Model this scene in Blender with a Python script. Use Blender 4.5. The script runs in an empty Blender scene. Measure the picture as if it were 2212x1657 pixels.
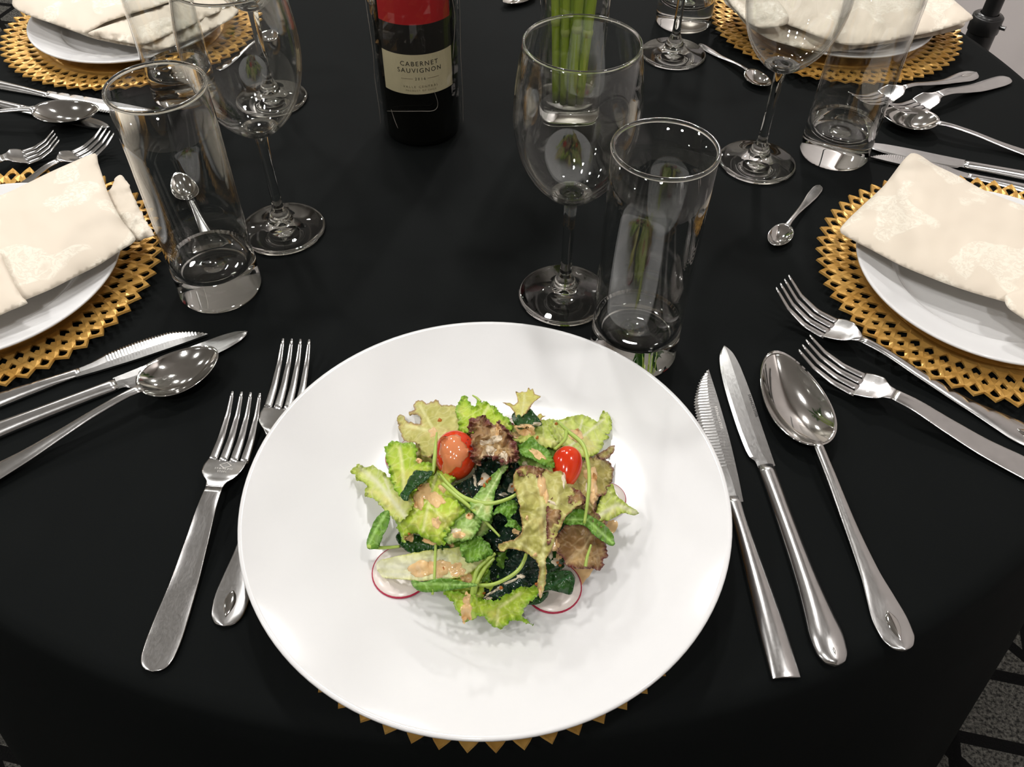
import bpy, bmesh, math, random
import numpy as np
from mathutils import Vector, Matrix, noise
from mathutils.geometry import delaunay_2d_cdt
from mathutils.bvhtree import BVHTree

random.seed(7)
S = bpy.context.scene
COL = S.collection
PI = math.pi
TABLE_Z = 0.75
CEIL = 2.85

# ------------------------------------------------------------------ camera
# measured from the photograph: focal length in pixels, nadir vanishing point, height over the table
F, PPX, PPY, VPX, VPY, CAM_H = 1850.0, 1106.0, 828.5, 1083.0, 2470.0, 0.47
OX, OY = 0.030, -0.757                      # table centre is the world origin
_d = Vector((VPX-PPX, VPY-PPY, F)).normalized()
AZ = -_d
AY = (Vector((0, 0, 1)) - _d*_d.z).normalized()
AX = AY.cross(AZ)

def T(px, py, z=0.0):
    """a point seen at photo pixel (px, py), z metres above the table top -> world"""
    r = Vector((px-PPX, py-PPY, F))
    w = Vector((r.dot(AX), r.dot(AY), r.dot(AZ)))
    t = (z-CAM_H)/w.z
    return Vector((w.x*t+OX, w.y*t+OY, TABLE_Z+z))

EYE = Vector((OX, OY, TABLE_Z+CAM_H))
cam = bpy.data.cameras.new('camera')
cam.sensor_width = 36.0
cam.lens = F/2212*36.0
cam.clip_start = 0.02
camo = bpy.data.objects.new('camera', cam)
COL.objects.link(camo)
right = Vector((AX.x, AY.x, AZ.x)); down = Vector((AX.y, AY.y, AZ.y)); fwd = Vector((AX.z, AY.z, AZ.z))
camo.matrix_world = Matrix(((right.x, -down.x, -fwd.x, EYE.x), (right.y, -down.y, -fwd.y, EYE.y),
                            (right.z, -down.z, -fwd.z, EYE.z), (0, 0, 0, 1)))
S.camera = camo

# ------------------------------------------------------------------ world, exposure, light
S.view_settings.view_transform = 'Standard'
S.view_settings.look = 'None'
S.view_settings.gamma = 1.0
S.view_settings.use_curve_mapping = False
S.view_settings.exposure = 0.25
w = bpy.data.worlds.new('room_air'); S.world = w; w.use_nodes = True
w.node_tree.nodes['Background'].inputs[0].default_value = (0.8, 0.8, 0.85, 1)
w.node_tree.nodes['Background'].inputs[1].default_value = 0.02
cy = S.cycles
cy.max_bounces = 14; cy.transmission_bounces = 12; cy.transparent_max_bounces = 40
cy.glossy_bounces = 5; cy.diffuse_bounces = 3
cy.caustics_reflective = False; cy.caustics_refractive = False
cy.sample_clamp_indirect = 4.0

# ceiling downlights: (x, y, watts) relative to the table centre; fixtures are built further down
DOWNLIGHTS = [(-0.16, 0.70, 44), (0.70, 2.35, 90), (0.85, -0.35, 24), (-1.75, -0.25, 40),
              (-1.75, 2.4, 48), (-0.10, -1.75, 40), (-3.6, 0.9, 60), (-3.4, -2.2, 60), (-3.0, 3.3, 60), (0.2, 3.6, 50), (-0.95, 1.9, 34), (-1.0, -1.35, 26)]  # corner and far-wall lamps and the last pair are added fill lights

# ------------------------------------------------------------------ material helpers
def new_mat(name):
    m = bpy.data.materials.new(name); m.use_nodes = True
    nt = m.node_tree
    return m, nt, nt.nodes['Principled BSDF'], nt.nodes['Material Output']

def rgb(r, g, b):
    """sRGB 0-255 -> linear rgba"""
    f = lambda c: (c/255/12.92) if c <= 10 else ((c/255+0.055)/1.055)**2.4
    return (f(r), f(g), f(b), 1.0)

def node(nt, typ, **kw):
    n = nt.nodes.new(typ)
    for k, v in kw.items():
        setattr(n, k, v)
    return n

def bump(nt, p, src, strength=0.2, dist=0.001):
    b = node(nt, 'ShaderNodeBump'); b.inputs['Strength'].default_value = strength; b.inputs['Distance'].default_value = dist
    nt.links.new(src, b.inputs['Height']); nt.links.new(b.outputs[0], p.inputs['Normal'])
    return b

def coords(nt, kind='Object', scale=(1, 1, 1)):
    c = node(nt, 'ShaderNodeTexCoord'); m = node(nt, 'ShaderNodeMapping'); m.inputs['Scale'].default_value = scale
    nt.links.new(c.outputs[kind], m.inputs['Vector'])
    return m.outputs[0]

def noise_tex(nt, vec, scale, detail=3, rough=0.55):
    n = node(nt, 'ShaderNodeTexNoise'); n.inputs['Scale'].default_value = scale
    n.inputs['Detail'].default_value = detail; n.inputs['Roughness'].default_value = rough
    nt.links.new(vec, n.inputs['Vector'])
    return n

def ramp(nt, src, stops):
    r = node(nt, 'ShaderNodeValToRGB')
    while len(r.color_ramp.elements) < len(stops):
        r.color_ramp.elements.new(0.5)
    for e, (p, c) in zip(r.color_ramp.elements, stops):
        e.position = p; e.color = c
    nt.links.new(src, r.inputs[0])
    return r

def mixc(nt, fac, a, b):
    m = node(nt, 'ShaderNodeMix', data_type='RGBA')
    for sock, v in ((m.inputs[0], fac), (m.inputs[6], a), (m.inputs[7], b)):
        if isinstance(v, bpy.types.NodeSocket):
            nt.links.new(v, sock)
        else:
            sock.default_value = v
    return m.outputs[2]

def plain(name, col, rough=0.5, metal=0.0, spec=0.5, bump_scale=None, bump_strength=0.1, coat=0.0):
    m, nt, p, o = new_mat(name)
    p.inputs['Base Color'].default_value = col; p.inputs['Roughness'].default_value = rough
    p.inputs['Metallic'].default_value = metal; p.inputs['Specular IOR Level'].default_value = spec
    p.inputs['Coat Weight'].default_value = coat
    if bump_scale:
        n = noise_tex(nt, coords(nt), bump_scale); bump(nt, p, n.outputs[0], bump_strength)
    return m

# cloth
def cloth_mat():
    m, nt, p, o = new_mat('black_cloth')
    v = coords(nt)
    n = noise_tex(nt, v, 3.0, 4)
    c = ramp(nt, n.outputs[0], [(0.3, (0.0034, 0.0043, 0.0043, 1)), (0.75, (0.0050, 0.0061, 0.0061, 1))])
    nt.links.new(c.outputs[0], p.inputs['Base Color'])
    p.inputs['Roughness'].default_value = 0.75; p.inputs['Specular IOR Level'].default_value = 0.07
    n2 = noise_tex(nt, v, 1800, 2); bump(nt, p, n2.outputs[0], 0.12, 0.0004)
    return m
M_CLOTH = cloth_mat()

def steel_mat(name, base, rough, scr):
    m, nt, p, o = new_mat(name)
    v = coords(nt)
    n = noise_tex(nt, coords(nt, scale=(1, 0.3, 1)), 1500, 3, 0.6)
    n2 = noise_tex(nt, v, 120, 4)
    p.inputs['Metallic'].default_value = 1.0
    c = ramp(nt, n2.outputs[0], [(0.3, tuple(x*0.9 for x in base[:3])+(1,)), (0.7, base)])
    nt.links.new(c.outputs[0], p.inputs['Base Color'])
    r = ramp(nt, n.outputs[0], [(0.35, (rough*0.9,)*3+(1,)), (0.7, (rough*1.12,)*3+(1,))])
    nt.links.new(r.outputs[0], p.inputs['Roughness'])
    bump(nt, p, n.outputs[0], scr, 0.0002)
    return m
M_STEEL = steel_mat('brushed_steel', (0.66, 0.655, 0.65, 1), 0.22, 0.012)
M_BLADE = steel_mat('worn_blade_steel', (0.60, 0.60, 0.595, 1), 0.24, 0.10)
M_MIRROR = steel_mat('polished_steel', (0.68, 0.67, 0.65, 1), 0.08, 0.004)
M_ENGRAVE = plain('engraving', (0.78, 0.76, 0.73, 1), 0.35, 1.0)
M_ENGRAVE_DARK = plain('dark_engraving', (0.05, 0.05, 0.05, 1), 0.5, 1.0)

def porcelain():
    m, nt, p, o = new_mat('white_porcelain')
    p.inputs['Base Color'].default_value = (0.80, 0.80, 0.80, 1)
    p.inputs['Roughness'].default_value = 0.09; p.inputs['Specular IOR Level'].default_value = 0.40
    return m
M_PORCELAIN = porcelain()

def thin_glass(name, tint=(0.96, 0.965, 0.96, 1), f0=0.045):
    m, nt, p, o = new_mat(name)
    nt.nodes.remove(p)
    tr = node(nt, 'ShaderNodeBsdfTransparent'); tr.inputs[0].default_value = tint
    gl = node(nt, 'ShaderNodeBsdfGlossy'); gl.inputs['Roughness'].default_value = 0.015; gl.inputs[0].default_value = (1, 1, 1, 1)
    lw = node(nt, 'ShaderNodeLayerWeight'); lw.inputs[0].default_value = 0.5
    pw = node(nt, 'ShaderNodeMath', operation='POWER'); pw.inputs[1].default_value = 4.0
    nt.links.new(lw.outputs['Facing'], pw.inputs[0])
    ma = node(nt, 'ShaderNodeMath', operation='MULTIPLY_ADD'); ma.inputs[1].default_value = 1-f0; ma.inputs[2].default_value = f0
    nt.links.new(pw.outputs[0], ma.inputs[0])
    mx = node(nt, 'ShaderNodeMixShader')
    nt.links.new(ma.outputs[0], mx.inputs[0]); nt.links.new(tr.outputs[0], mx.inputs[1]); nt.links.new(gl.outputs[0], mx.inputs[2])
    nt.links.new(mx.outputs[0], o.inputs['Surface'])
    return m
M_THIN = thin_glass('thin_clear_glass')
M_FILM = thin_glass('clear_film', (0.93, 0.93, 0.92, 1), 0.03)

def solid_glass():
    m, nt, p, o = new_mat('solid_clear_glass')
    p.inputs['Base Color'].default_value = (0.97, 0.985, 0.97, 1)
    p.inputs['Transmission Weight'].default_value = 1.0; p.inputs['IOR'].default_value = 1.48; p.inputs['Roughness'].default_value = 0.0
    return m
M_GLASS = solid_glass()

def gold_mat(name, scales):
    m, nt, p, o = new_mat(name)
    v = coords(nt)
    n = noise_tex(nt, v, 60, 3)
    c = ramp(nt, n.outputs[0], [(0.3, (0.64, 0.34, 0.075, 1)), (0.7, (0.80, 0.49, 0.14, 1))])
    nt.links.new(c.outputs[0], p.inputs['Base Color'])
    p.inputs['Metallic'].default_value = 0.45; p.inputs['Roughness'].default_value = 0.33
    if scales:
        vo = node(nt, 'ShaderNodeTexVoronoi'); vo.inputs['Scale'].default_value = 135; nt.links.new(v, vo.inputs['Vector'])
        bump(nt, p, vo.outputs['Distance'], 0.5, 0.0015)
    else:
        n3 = noise_tex(nt, v, 300, 2); bump(nt, p, n3.outputs[0], 0.2, 0.001)
    return m
M_GOLD = gold_mat('gold_lattice', False)
M_GOLD_SCALE = gold_mat('gold_scaled', True)

def damask():
    m, nt, p, o = new_mat('cream_damask')
    v = coords(nt)
    big = noise_tex(nt, v, 17, 2, 0.5)
    fine = noise_tex(nt, v, 150, 3, 0.6); fine.inputs['Distortion'].default_value = 2.2
    a = ramp(nt, big.outputs[0], [(0.54, (0, 0, 0, 1)), (0.56, (1, 1, 1, 1))])
    b = ramp(nt, fine.outputs[0], [(0.42, (0.25, 0.25, 0.25, 1)), (0.55, (1, 1, 1, 1))])
    mu = node(nt, 'ShaderNodeMath', operation='MULTIPLY')
    nt.links.new(a.outputs[0], mu.inputs[0]); nt.links.new(b.outputs[0], mu.inputs[1])
    col = mixc(nt, mu.outputs[0], rgb(228, 216, 198), rgb(242, 234, 217))
    nt.links.new(col, p.inputs['Base Color'])
    ro = node(nt, 'ShaderNodeMapRange'); ro.inputs['To Min'].default_value = 0.55; ro.inputs['To Max'].default_value = 0.36
    nt.links.new(mu.outputs[0], ro.inputs[0]); nt.links.new(ro.outputs[0], p.inputs['Roughness'])
    p.inputs['Specular IOR Level'].default_value = 0.35; p.inputs['Sheen Weight'].default_value = 0.15
    bump(nt, p, mu.outputs[0], 0.35, 0.0006)
    return m
M_NAPKIN = damask()

def leaf_mat(name, base, alt, edge, edge_lo=0.35, edge_hi=0.9, rib=None, rough=0.34, transl=0.22, nscale=70, dark=None, dressed=0.0):
    """colour by the leaf's own pattern: mottled base, coloured rim (attribute edge), pale ribs (attribute rib)"""
    m, nt, p, o = new_mat(name)
    g = lambda c: tuple(min(0.95, x*1.48) for x in c[:3])+(1,) if c else None
    base, alt, edge, rib, dark = g(base), g(alt), g(edge), g(rib), g(dark)
    v = coords(nt)
    n = noise_tex(nt, v, nscale, 4, 0.6)
    r = ramp(nt, n.outputs[0], [(0.32, base), (0.68, alt)])
    col = r.outputs[0]
    if dark:
        n4 = noise_tex(nt, v, 38, 3)
        dr = ramp(nt, n4.outputs[0], [(0.5, (0, 0, 0, 1)), (0.68, (1, 1, 1, 1))])
        col = mixc(nt, dr.outputs[0], col, dark)
    if dressed:                                     # thin film of dressing clinging in patches
        n6 = noise_tex(nt, v, 46, 4, 0.55)
        fr = ramp(nt, n6.outputs[0], [(0.54, (0, 0, 0, 1)), (0.64, (dressed,)*3+(1,))])
        col = mixc(nt, fr.outputs[0], col, rgb(236, 200, 140))
    at = node(nt, 'ShaderNodeAttribute', attribute_name='edge')
    nj = noise_tex(nt, v, 90, 2)
    ad = node(nt, 'ShaderNodeMath', operation='MULTIPLY_ADD'); ad.inputs[1].default_value = 0.6; ad.inputs[2].default_value = -0.3
    nt.links.new(nj.outputs[0], ad.inputs[0])
    su = node(nt, 'ShaderNodeMath', operation='ADD'); nt.links.new(at.outputs['Fac'], su.inputs[0]); nt.links.new(ad.outputs[0], su.inputs[1])
    er = ramp(nt, su.outputs[0], [(edge_lo, (0, 0, 0, 1)), (edge_hi, (1, 1, 1, 1))])
    col = mixc(nt, er.outputs[0], col, edge)
    ve = node(nt, 'ShaderNodeTexVoronoi', feature='DISTANCE_TO_EDGE'); ve.inputs['Scale'].default_value = 105; nt.links.new(v, ve.inputs['Vector'])
    vr = ramp(nt, ve.outputs['Distance'], [(0.0, (0.34, 0.34, 0.34, 1)), (0.07, (0, 0, 0, 1))])          # net of fine veins
    col = mixc(nt, vr.outputs[0], col, rib or alt)
    ra = node(nt, 'ShaderNodeAttribute', attribute_name='rib')
    col = mixc(nt, ra.outputs['Fac'], col, rib or tuple(min(1, x*1.5+0.05) for x in base[:3])+(1,))
    nt.links.new(col, p.inputs['Base Color'])
    p.inputs['Roughness'].default_value = rough; p.inputs['Specular IOR Level'].default_value = 0.45
    vo = node(nt, 'ShaderNodeTexVoronoi', feature='SMOOTH_F1'); vo.inputs['Scale'].default_value = 190; nt.links.new(v, vo.inputs['Vector'])
    n5 = noise_tex(nt, v, 160, 4)
    mm = node(nt, 'ShaderNodeMath', operation='ADD'); nt.links.new(vo.outputs['Distance'], mm.inputs[0]); nt.links.new(n5.outputs[0], mm.inputs[1])
    bump(nt, p, mm.outputs[0], 0.55, 0.0012)
    t = node(nt, 'ShaderNodeBsdfTranslucent'); nt.links.new(col, t.inputs[0])
    mx = node(nt, 'ShaderNodeMixShader'); mx.inputs[0].default_value = transl
    nt.links.new(p.outputs[0], mx.inputs[1]); nt.links.new(t.outputs[0], mx.inputs[2]); nt.links.new(mx.outputs[0], o.inputs['Surface'])
    return m

L_BRIGHT = leaf_mat('bright_lettuce', rgb(150, 176, 42), rgb(188, 204, 84), rgb(128, 168, 40), rib=rgb(214, 222, 150), transl=0.3, dressed=.35)
L_PALE = leaf_mat('pale_lettuce', rgb(176, 190, 92), rgb(206, 212, 138), rgb(160, 176, 70), rib=rgb(226, 228, 180), transl=0.3, dressed=.25)
L_OLIVE = leaf_mat('olive_oak_leaf', rgb(160, 158, 80), rgb(192, 186, 120), rgb(146, 110, 72), 0.62, 1.05, rib=rgb(206, 204, 150), transl=0.25, dressed=.3)
L_SPIKY = leaf_mat('pale_oak_leaf', rgb(186, 182, 96), rgb(208, 204, 130), rgb(166, 124, 86), 0.7, 1.1, rib=rgb(222, 218, 160), transl=0.3)
L_RED = leaf_mat('red_frilled_lettuce', rgb(118, 84, 50), rgb(164, 136, 92), rgb(100, 50, 48), 0.35, 0.85, rib=rgb(190, 168, 128), transl=0.15, dressed=.5)
L_PURPLE = leaf_mat('purple_tipped_lettuce', rgb(134, 126, 62), rgb(176, 164, 100), rgb(112, 60, 62), 0.5, 0.95, rib=rgb(198, 186, 140), transl=0.2, dark=rgb(112, 84, 46), dressed=.6)
L_DARK = leaf_mat('dark_spinach', rgb(16, 44, 14), rgb(40, 78, 28), rgb(22, 56, 20), rib=rgb(40, 84, 44), rough=0.2, transl=0.1)
L_BLACK = leaf_mat('wet_dark_leaf', rgb(8, 20, 14), rgb(24, 44, 34), rgb(12, 30, 20), rib=rgb(28, 50, 40), rough=0.09, transl=0.05)
L_ROCKET = leaf_mat('rocket_green', rgb(74, 116, 30), rgb(116, 154, 54), rgb(80, 124, 36), rib=rgb(160, 196, 112), transl=0.2)
L_SAGE = leaf_mat('dressed_rocket', rgb(116, 150, 66), rgb(160, 184, 108), rgb(104, 146, 60), rib=rgb(190, 206, 148), transl=0.2, dressed=.4)
L_CREAM = leaf_mat('cream_lettuce_rib', rgb(204, 206, 130), rgb(226, 226, 172), rgb(196, 200, 110), 0.7, 1.1, rib=rgb(232, 232, 190), transl=0.3, nscale=30)
M_STEM = plain('green_stem', rgb(172, 196, 92), 0.3, bump_scale=200)
def film(m, amount):
    """lets the leaf show through a thin coat of dressing"""
    nt = m.node_tree; p = nt.nodes['Principled BSDF']; o = nt.nodes['Material Output']
    tr = node(nt, 'ShaderNodeBsdfTransparent'); mx = node(nt, 'ShaderNodeMixShader'); mx.inputs[0].default_value = amount
    nt.links.new(p.outputs[0], mx.inputs[1]); nt.links.new(tr.outputs[0], mx.inputs[2]); nt.links.new(mx.outputs[0], o.inputs['Surface'])
    return m
M_DRESS = plain('creamy_dressing', rgb(246, 206, 150), 0.10, spec=0.5, coat=0.5, bump_scale=120, bump_strength=0.04)
M_DRESS_PALE = plain('pale_dressing', rgb(244, 230, 204), 0.10, spec=0.5, coat=0.5, bump_scale=160, bump_strength=0.05)
film(M_DRESS, 0.12); film(M_DRESS_PALE, 0.15)
M_SEED = plain('mustard_seed', rgb(190, 112, 48), 0.3)

def tomato_mat():
    m, nt, p, o = new_mat('tomato_skin')
    n = noise_tex(nt, coords(nt), 40, 2)
    c = ramp(nt, n.outputs[0], [(0.35, rgb(206, 44, 18)), (0.7, rgb(230, 78, 34))])
    nt.links.new(c.outputs[0], p.inputs['Base Color']); p.inputs['Roughness'].default_value = 0.14
    p.inputs['Subsurface Weight'].default_value = 0.15; p.inputs['Subsurface Radius'].default_value = (0.004, 0.001, 0.0005)
    return m
M_TOMATO = tomato_mat()
M_RADISH = plain('radish_flesh', rgb(236, 226, 218), 0.25, bump_scale=90, bump_strength=0.1)
M_RADISH_SKIN = plain('radish_skin', rgb(170, 24, 62), 0.3)
M_FLOWER = plain('flower_stem_green', rgb(172, 198, 60), 0.4, bump_scale=180, bump_strength=0.2)
M_FLOWER_NODE = plain('flower_stem_node', rgb(186, 202, 104), 0.4)
M_FOLIAGE = leaf_mat('bouquet_leaf', rgb(40, 92, 30), rgb(70, 126, 44), rgb(44, 98, 34))
M_BOTTLE = plain('dark_bottle_glass', (0.004, 0.004, 0.003, 1), 0.08, spec=0.5)
M_LABEL = plain('cream_label_paper', rgb(205, 195, 160), 0.6, bump_scale=400, bump_strength=0.1)
M_REDLABEL = plain('red_label_paper', rgb(176, 30, 34), 0.5, bump_scale=400, bump_strength=0.1)
M_BLACKLABEL = plain('black_label_paper', (0.012, 0.011, 0.010, 1), 0.45)
M_INK = plain('label_ink', (0.02, 0.02, 0.018, 1), 0.6)
M_INK_FAINT = plain('label_ink_faint', rgb(120, 108, 84), 0.6)
M_EMBOSS = plain('label_emboss', (0.03, 0.025, 0.018, 1), 0.35)
M_CREASE_GLINT = plain('film_fold_glint', (0.30, 0.27, 0.24, 1), 0.12, coat=1.0)  # pale colour paints the sparkle on the film folds
M_BLACKMETAL = plain('black_tube', (0.012, 0.012, 0.012, 1), 0.3)
M_CHROME = plain('grey_clamp', (0.5, 0.5, 0.5, 1), 0.25, 1.0)

def carpet_mat():
    m, nt, p, o = new_mat('patterned_carpet')
    v = coords(nt)
    sep = node(nt, 'ShaderNodeSeparateXYZ'); nt.links.new(v, sep.inputs[0])
    def mth(op, a, b=0.0):
        q = node(nt, 'ShaderNodeMath', operation=op)
        for k_, val in ((0, a), (1, b)):
            if isinstance(val, bpy.types.NodeSocket): nt.links.new(val, q.inputs[k_])
            else: q.inputs[k_].default_value = val
        return q.outputs[0]
    line = None
    for ang, per, wd, ph in ((78, .105, .085, .2), (-14, .12, .075, .55), (38, .21, .04, .1)):     # three crossing sets of woven lines
        a_ = math.radians(ang)
        dd = mth('ADD', mth('MULTIPLY', sep.outputs[0], math.cos(a_)/per), mth('MULTIPLY', sep.outputs[1], math.sin(a_)/per))
        fr = mth('ABSOLUTE', mth('SUBTRACT', mth('FRACT', mth('ADD', dd, ph)), 0.5))
        on = mth('GREATER_THAN', fr, wd)
        line = on if line is None else mth('MULTIPLY', line, on)
    n = noise_tex(nt, v, 210, 3, 0.7)
    grey = ramp(nt, n.outputs[0], [(0.38, (0.018, 0.018, 0.017, 1)), (0.66, (0.14, 0.135, 0.12, 1))])
    col = mixc(nt, line, (0.006, 0.006, 0.006, 1), grey.outputs[0])
    nt.links.new(col, p.inputs['Base Color']); p.inputs['Roughness'].default_value = 0.95; p.inputs['Specular IOR Level'].default_value = 0.05
    bump(nt, p, n.outputs[0], 0.8, 0.004)
    return m
M_CARPET = carpet_mat()
M_WALL_GREY = plain('lilac_grey_paint', rgb(214, 206, 204), 0.8, bump_scale=60, bump_strength=0.05)
M_WALL_TAN = plain('tan_paint', rgb(200, 194, 184), 0.8, bump_scale=60, bump_strength=0.05)
M_CEIL = plain('ceiling_paint', rgb(236, 236, 234), 0.9)
M_SKIRTING = plain('skirting_paint', rgb(90, 84, 78), 0.5)
M_TRIM = plain('downlight_trim', rgb(230, 230, 228), 0.4)

def lamp_mat():
    m, nt, p, o = new_mat('lamp_lens')
    p.inputs['Emission Color'].default_value = (1, 0.95, 0.88, 1); p.inputs['Emission Strength'].default_value = 25
    return m
M_LAMP = lamp_mat()

# ------------------------------------------------------------------ object helpers
def obj(name, me, mat, parent=None, smooth=True):
    o = bpy.data.objects.new(name, me); COL.objects.link(o)
    if mat and not me.materials:
        me.materials.append(mat)
    if smooth:
        me.shade_smooth()
    if parent:
        o.parent = parent
    return o

def tag(o, label, cat, group=None, kind=None):
    o['label'] = label; o['category'] = cat
    if group: o['group'] = group
    if kind: o['kind'] = kind
    return o

def thing(name, label, cat, loc, rz=0.0, group=None):
    o = bpy.data.objects.new(name, None); COL.objects.link(o); o.empty_display_size = 0.02
    o.location = loc; o.rotation_euler = (0, 0, rz)
    return tag(o, label, cat, group)

def struct(name, me, mat):
    o = obj(name, me, mat, smooth=False); o['kind'] = 'structure'
    return o

def mesh(name, v, f):
    me = bpy.data.meshes.new(name); me.from_pydata([tuple(p) for p in v], [], f); me.update()
    return me

def lathe(name, prof, n=64, closed=False):
    """prof: (r, z) pairs from bottom to top; poles where r == 0; closed joins last to first"""
    v, f, rows = [], [], []
    for r, z in prof:
        if r < 1e-7:
            rows.append([len(v)]); v.append((0, 0, z))
        else:
            rows.append(list(range(len(v), len(v)+n)))
            v += [(r*math.cos(2*PI*i/n), r*math.sin(2*PI*i/n), z) for i in range(n)]
    pairs = list(zip(rows[:-1], rows[1:])) + ([(rows[-1], rows[0])] if closed else [])
    for a, b in pairs:
        for i in range(n):
            j = (i+1) % n
            if len(a) == 1 and len(b) == 1: continue
            if len(a) == 1: f.append((a[0], b[j], b[i]))
            elif len(b) == 1: f.append((a[i], a[j], b[0]))
            else: f.append((a[i], a[j], b[j], b[i]))
    return mesh(name, v, f)

def catmull(pts, n):
    """smooth resampling of control points (any dimension) to n points"""
    P = np.array(pts, float); k = len(P)
    if k < 3:
        return np.array([P[0]+(P[-1]-P[0])*t for t in np.linspace(0, 1, n)])
    Q = np.vstack([2*P[0]-P[1], P, 2*P[-1]-P[-2]]); out = []
    for s in np.linspace(0, k-1-1e-9, n):
        i = int(s); t = s-i; a, b, c, d = Q[i:i+4]
        out.append(0.5*((2*b)+(c-a)*t+(2*a-5*b+4*c-d)*t*t+(3*b-a-3*c+d)*t**3))
    return np.array(out)

def interp(stations, n, bias=1.0):
    """piecewise smooth (monotone) interpolation of station rows along their first column"""
    st = np.array(stations, float); y = st[:, 0]; ys = y[0]+(y[-1]-y[0])*np.linspace(0, 1, n)**bias; cols = [ys]
    h = np.diff(y)
    for c in range(1, st.shape[1]):
        v = st[:, c]; dl = np.diff(v)/h; m = np.zeros(len(v)); m[0], m[-1] = dl[0], dl[-1]
        for i in range(1, len(v)-1):
            m[i] = 0 if dl[i-1]*dl[i] <= 0 else 2*dl[i-1]*dl[i]/(dl[i-1]+dl[i])
        r = []
        for q in ys:
            i = min(max(np.searchsorted(y, q)-1, 0), len(h)-1); t = (q-y[i])/h[i]
            r.append((1+2*t)*(1-t)**2*v[i]+t*(1-t)**2*h[i]*m[i]+t*t*(3-2*t)*v[i+1]+t*t*(t-1)*h[i]*m[i+1])
        cols.append(r)
    return np.array(cols).T

def ribbon(name, stations, n=48, nu=7, smoothst=True, bias=1.0):
    """closed bar along +Y. station: y, width, z of the top middle, dish (edges up +), thickness, x offset"""
    st = interp(stations, n, bias) if smoothst else np.array(stations, float)
    v, f = [], []
    us = np.sin(np.linspace(-PI/2, PI/2, nu))
    m = 2*nu
    for y, wd, zc, dish, th, xo in st:
        for u in us:
            v.append((xo+u*wd/2, y, zc+dish*u*u-th*0.30*abs(u)**4))
        for u in us[::-1]:
            v.append((xo+u*wd/2*0.985, y, zc+dish*u*u-th*(1-0.35*abs(u)**4)))
    for k in range(len(st)-1):
        for i in range(m):
            j = (i+1) % m
            f.append((k*m+i, k*m+j, (k+1)*m+j, (k+1)*m+i))
    f.append(tuple(range(m))[::-1]); e = (len(st)-1)*m; f.append(tuple(range(e, e+m)))
    me = mesh(name, v, f)
    fix_normals(me)
    return me

def fix_normals(me):
    bm = bmesh.new(); bm.from_mesh(me); bmesh.ops.recalc_face_normals(bm, faces=bm.faces); bm.to_mesh(me); bm.free()

def tube(name, pts, radii, n=8, m=40):
    P = catmull([tuple(p) for p in pts], m)
    R = np.interp(np.linspace(0, 1, m), np.linspace(0, 1, len(radii)), radii)
    v, f = [], []; up = Vector((0.13, 0.2, 1))
    for i in range(m):
        p = Vector(P[i]); d = (Vector(P[min(i+1, m-1)])-Vector(P[max(i-1, 0)])).normalized()
        a = d.cross(up).normalized(); b = a.cross(d)
        for k in range(n):
            t = 2*PI*k/n; v.append(p+(a*math.cos(t)+b*math.sin(t))*R[i])
    for i in range(m-1):
        for k in range(n):
            j = (k+1) % n; f.append((i*n+k, i*n+j, (i+1)*n+j, (i+1)*n+k))
    f.append(tuple(range(n))[::-1]); f.append(tuple(range((m-1)*n, m*n)))
    me = mesh(name, v, f); fix_normals(me)
    return me

def box(name, x0, x1, y0, y1, z0, z1):
    v = [(x, y, z) for z in (z0, z1) for y in (y0, y1) for x in (x0, x1)]
    return mesh(name, v, [(0, 2, 3, 1), (4, 5, 7, 6), (0, 1, 5, 4), (2, 6, 7, 3), (0, 4, 6, 2), (1, 3, 7, 5)])

def text_mesh(body, size, align='CENTER', spacing=1.0):
    c = bpy.data.curves.new('lettering', 'FONT'); c.body = body; c.size = size; c.align_x = align; c.space_character = spacing
    c.fill_mode = 'BOTH'; c.resolution_u = 3
    o = bpy.data.objects.new('lettering', c); COL.objects.link(o)
    dg = bpy.context.evaluated_depsgraph_get(); dg.update()
    me = bpy.data.meshes.new_from_object(o.evaluated_get(dg))
    bpy.data.objects.remove(o)
    me.materials.clear()
    return me

# ------------------------------------------------------------------ room
RX0, RX1, RY0, RY1 = -4.6, 1.15, -3.6, 4.2
struct('floor', box('floor', RX0-.1, RX1+.1, RY0-.1, RY1+.1, -0.1, 0), M_CARPET)
struct('ceiling', box('ceiling', RX0-.1, RX1+.1, RY0-.1, RY1+.1, CEIL, CEIL+.1), M_CEIL)
struct('wall_right', box('wall_right', RX1, RX1+.1, RY0, RY1, 0, CEIL), M_WALL_GREY)
struct('wall_left', box('wall_left', RX0-.1, RX0, RY0, RY1, 0, CEIL), M_WALL_TAN)
struct('wall_back', box('wall_back', RX0, RX1, RY1, RY1+.1, 0, CEIL), M_WALL_TAN)
struct('wall_front', box('wall_front', RX0, RX1, RY0-.1, RY0, 0, CEIL), M_WALL_TAN)
struct('baseboard_right', box('baseboard_right', RX1-.015, RX1, RY0, RY1, 0, 0.09), M_SKIRTING)
struct('baseboard_left', box('baseboard_left', RX0, RX0+.015, RY0, RY1, 0, 0.09), M_SKIRTING)
struct('baseboard_back', box('baseboard_back', RX0, RX1, RY1-.015, RY1, 0, 0.09), M_SKIRTING)
struct('baseboard_front', box('baseboard_front', RX0, RX1, RY0, RY0+.015, 0, 0.09), M_SKIRTING)

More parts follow.
